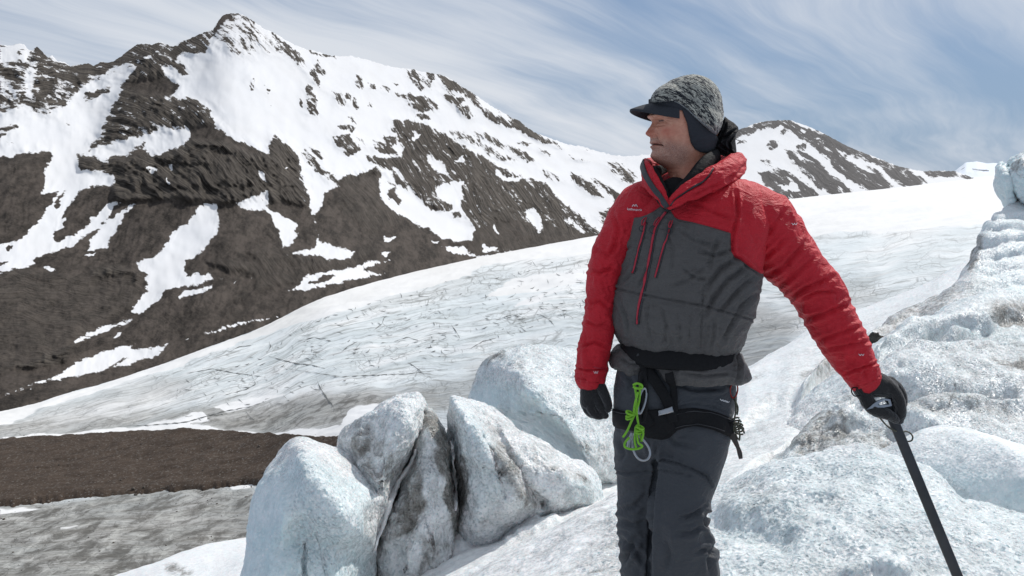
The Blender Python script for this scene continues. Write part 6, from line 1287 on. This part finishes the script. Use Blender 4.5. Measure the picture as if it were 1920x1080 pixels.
grid_obj('waist_belt', O(X, Y, Q), M_blk, hs, wrap=True)
ribbon('leg_loop', '1148 781 1165 786 1185 790 1205 794 1228 796', 32, tb, M_blk, hs, 0.004, 0.004, wfun=lambda t: 1 - 0.15 * t)
ribbon('leg_loop', '1240 800 1262 790 1285 783 1310 783 1335 788 1355 795 1372 803', 34, tb, M_blk, hs, 0.004, 0.004)
ribbon('riser', '1205 684 1208 700 1206 720 1204 745 1210 775 1222 795', 15, allb, M_blk, hs, 0.010, 0.004)
ribbon('riser', '1212 690 1228 712 1245 740 1256 765 1262 790', 20, allb, M_blk, hs, 0.008, 0.004)
ribbon('riser', '1256 700 1262 725 1264 750 1262 778', 13, allb, M_blk, hs, 0.006, 0.003)
ribbon('crotch_pad', '1206 782 1225 792 1245 796 1264 792', 44, tb, M_blk, hs, 0.005, 0.006, wfun=lambda t: 0.7 + 0.6 * math.sin(t * math.pi))
def OG(px, py, q=0.0):      # gear hanging in front of the body, placed where it is seen
    px, py, q = np.broadcast_arrays(np.asarray(px, float), np.asarray(py, float), np.asarray(q, float)); return P(px, py, PD + q * MM)
cord_obj('belay_loop', [OG(*np.array([(1205, 700, -132), (1212, 730, -138), (1210, 770, -134), (1204, 790, -128), (1199, 770, -132), (1200, 730, -136)]).T)], 0.006, M_blk, hs, True, 8)
ribbon('buckle', '1236 772 1252 768 1262 764', 9, allb, M_steel, hs, 0.014, 0.003)
ribbon('buckle', '1196 668 1214 672 1232 674', 12, allb, M_dgt, hs, 0.016, 0.004)
for pl_ in ('1242 787 1264 777 1287 770 1311 770 1336 775 1356 783 1372 790', '1242 813 1262 803 1286 796 1310 796 1335 801 1354 808', '1150 769 1168 773 1187 777 1207 781'): ribbon('stitching', pl_, 1.3, tb, M_dgt, hs, 0.0088, 0.0006, nw=3)
ribbon('gear_tab', '1368 785 1374 805 1380 812', 16, hemb, M_blk, hs, 0.005, 0.003)
# carabiners and cords hanging from it
def oval(cx, cy, rx, ry, q, ang, n=26, sq=1.0, qt=0.0):
    a = np.linspace(0, 2 * np.pi, n, endpoint=False); w_ = 1 - 0.25 * np.sin(a) * sq
    x, y = rx * np.cos(a) * w_, ry * np.sin(a); c, s = math.cos(ang), math.sin(ang)
    return OG(cx + x * c - y * s, cy + x * s + y * c, q + qt * y)
cb = cord_obj('carabiner', [oval(1200, 838, 13.5, 27, -138, R(-26), sq=-1.3)], 0.0032, M_steel, None, True, 12); tag(cb, 'large silver carabiner hanging lowest in front of the thigh on green cord', 'carabiner')
cord_obj('gate_sleeve', [OG(*np.array([(1186, 812, -138), (1180, 826, -138), (1178, 838, -138)]).T)], 0.0052, M_steel, cb, nseg=10)
cb2 = cord_obj('carabiner', [oval(1204, 752, 6, 24, -140, R(12), sq=0.5)], 0.003, M_steel, None, True, 12); tag(cb2, 'slim silver carabiner clipped upright behind the green cord at the belt', 'carabiner')
gq = -150
gc = cord_obj('green_cord', [OG(*np.array([(1190, 722, gq), (1193, 745, gq), (1192, 770, gq), (1184, 790, gq), (1176, 808, gq), (1168, 820, gq)]).T), OG(*np.array([(1200, 722, gq), (1199, 748, gq), (1194, 772, gq), (1197, 795, gq), (1200, 815, gq), (1203, 828, gq)]).T),
   OG(*np.array([(1187, 722, gq - 2), (1194, 719, gq - 5), (1203, 722, gq - 2), (1203, 728, gq), (1194, 728, gq - 5), (1187, 725, gq - 3)]).T), OG(*np.array([(1196, 735, gq - 3), (1190, 760, gq - 4), (1188, 775, gq - 3)]).T),
   OG(*np.array([(1203, 826, gq - 3), (1206, 812, gq - 6), (1200, 805, gq - 5), (1195, 815, gq - 2), (1197, 830, gq - 4), (1204, 836, gq - 5), (1200, 840, gq), (1192, 842, gq), (1182, 842, gq), (1172, 838, gq), (1172, 830, gq + 3), (1180, 820, gq + 3)]).T),
   OG(*np.array([(1192, 800, gq), (1190, 825, gq), (1193, 840, gq)]).T)], 0.0031, M_green, None, nseg=9); tag(gc, 'bright green knotted cord hanging from the front of the harness', 'cord')
kn_ = []
for (kx, ky, s_) in ((1181, 779, 1.0), (1200, 806, 1.0)):
    for j in range(3):
        a = np.linspace(0, 2 * np.pi, 10, endpoint=False); kn_.append(OG(kx + 6.5 * s_ * np.cos(a + j), ky - 4.5 + 4.2 * j + 3 * np.sin(a) + (2.5 - 2 * j) * np.cos(a), gq - 4 - 5 * np.sin(a)))
k_o = cord_obj('knot', kn_, 0.0030, M_green, gc, True, 8)
# gear at his left hip
gr = cord_obj('carabiner', [oval(1376, 732, 7, 14, -46, R(5), sq=0.4)], 0.0022, M_redm, None, True, 8); tag(gr, 'small reddish carabiner at the left hip under the jacket corner', 'carabiner')
cc = cord_obj('cord', [OG(*np.array([(1378, 745, -46), (1380, 765, -48), (1378, 780, -50), (1376, 792, -50)]).T), OG(*np.array([(1374, 745, -44), (1383, 762, -46), (1382, 778, -48)]).T)] + [oval(1376 + 2 * j, 792 + 3.6 * j, 12, 6.5, -54 + (j % 2) * 5, R(-30 + 17 * j)) for j in range(5)] + [OG(*np.array([(1384, 800, -54), (1387, 815, -54), (1386, 826, -54)]).T), OG(*np.array([(1379, 800, -56), (1380, 815, -56), (1384, 824, -56)]).T)], 0.0026, M_cam, None, nseg=7)
tag(cc, 'dark flecked cord bundle hanging from the harness at the left hip', 'cord')
st = bar([(1368, 800, -52), (1376, 815, -54), (1383, 832, -54), (1386, 846, -54)], np.interp(np.linspace(0, 1, 60), [0, .55, .75, 1], [6.5, 3.5, 4.5, 3.5]), 2.2); stp = grid_obj('strap', st, M_brown, None, wrap=True); tag(stp, 'brownish strap end dangling below the cord bundle at the hip', 'strap')
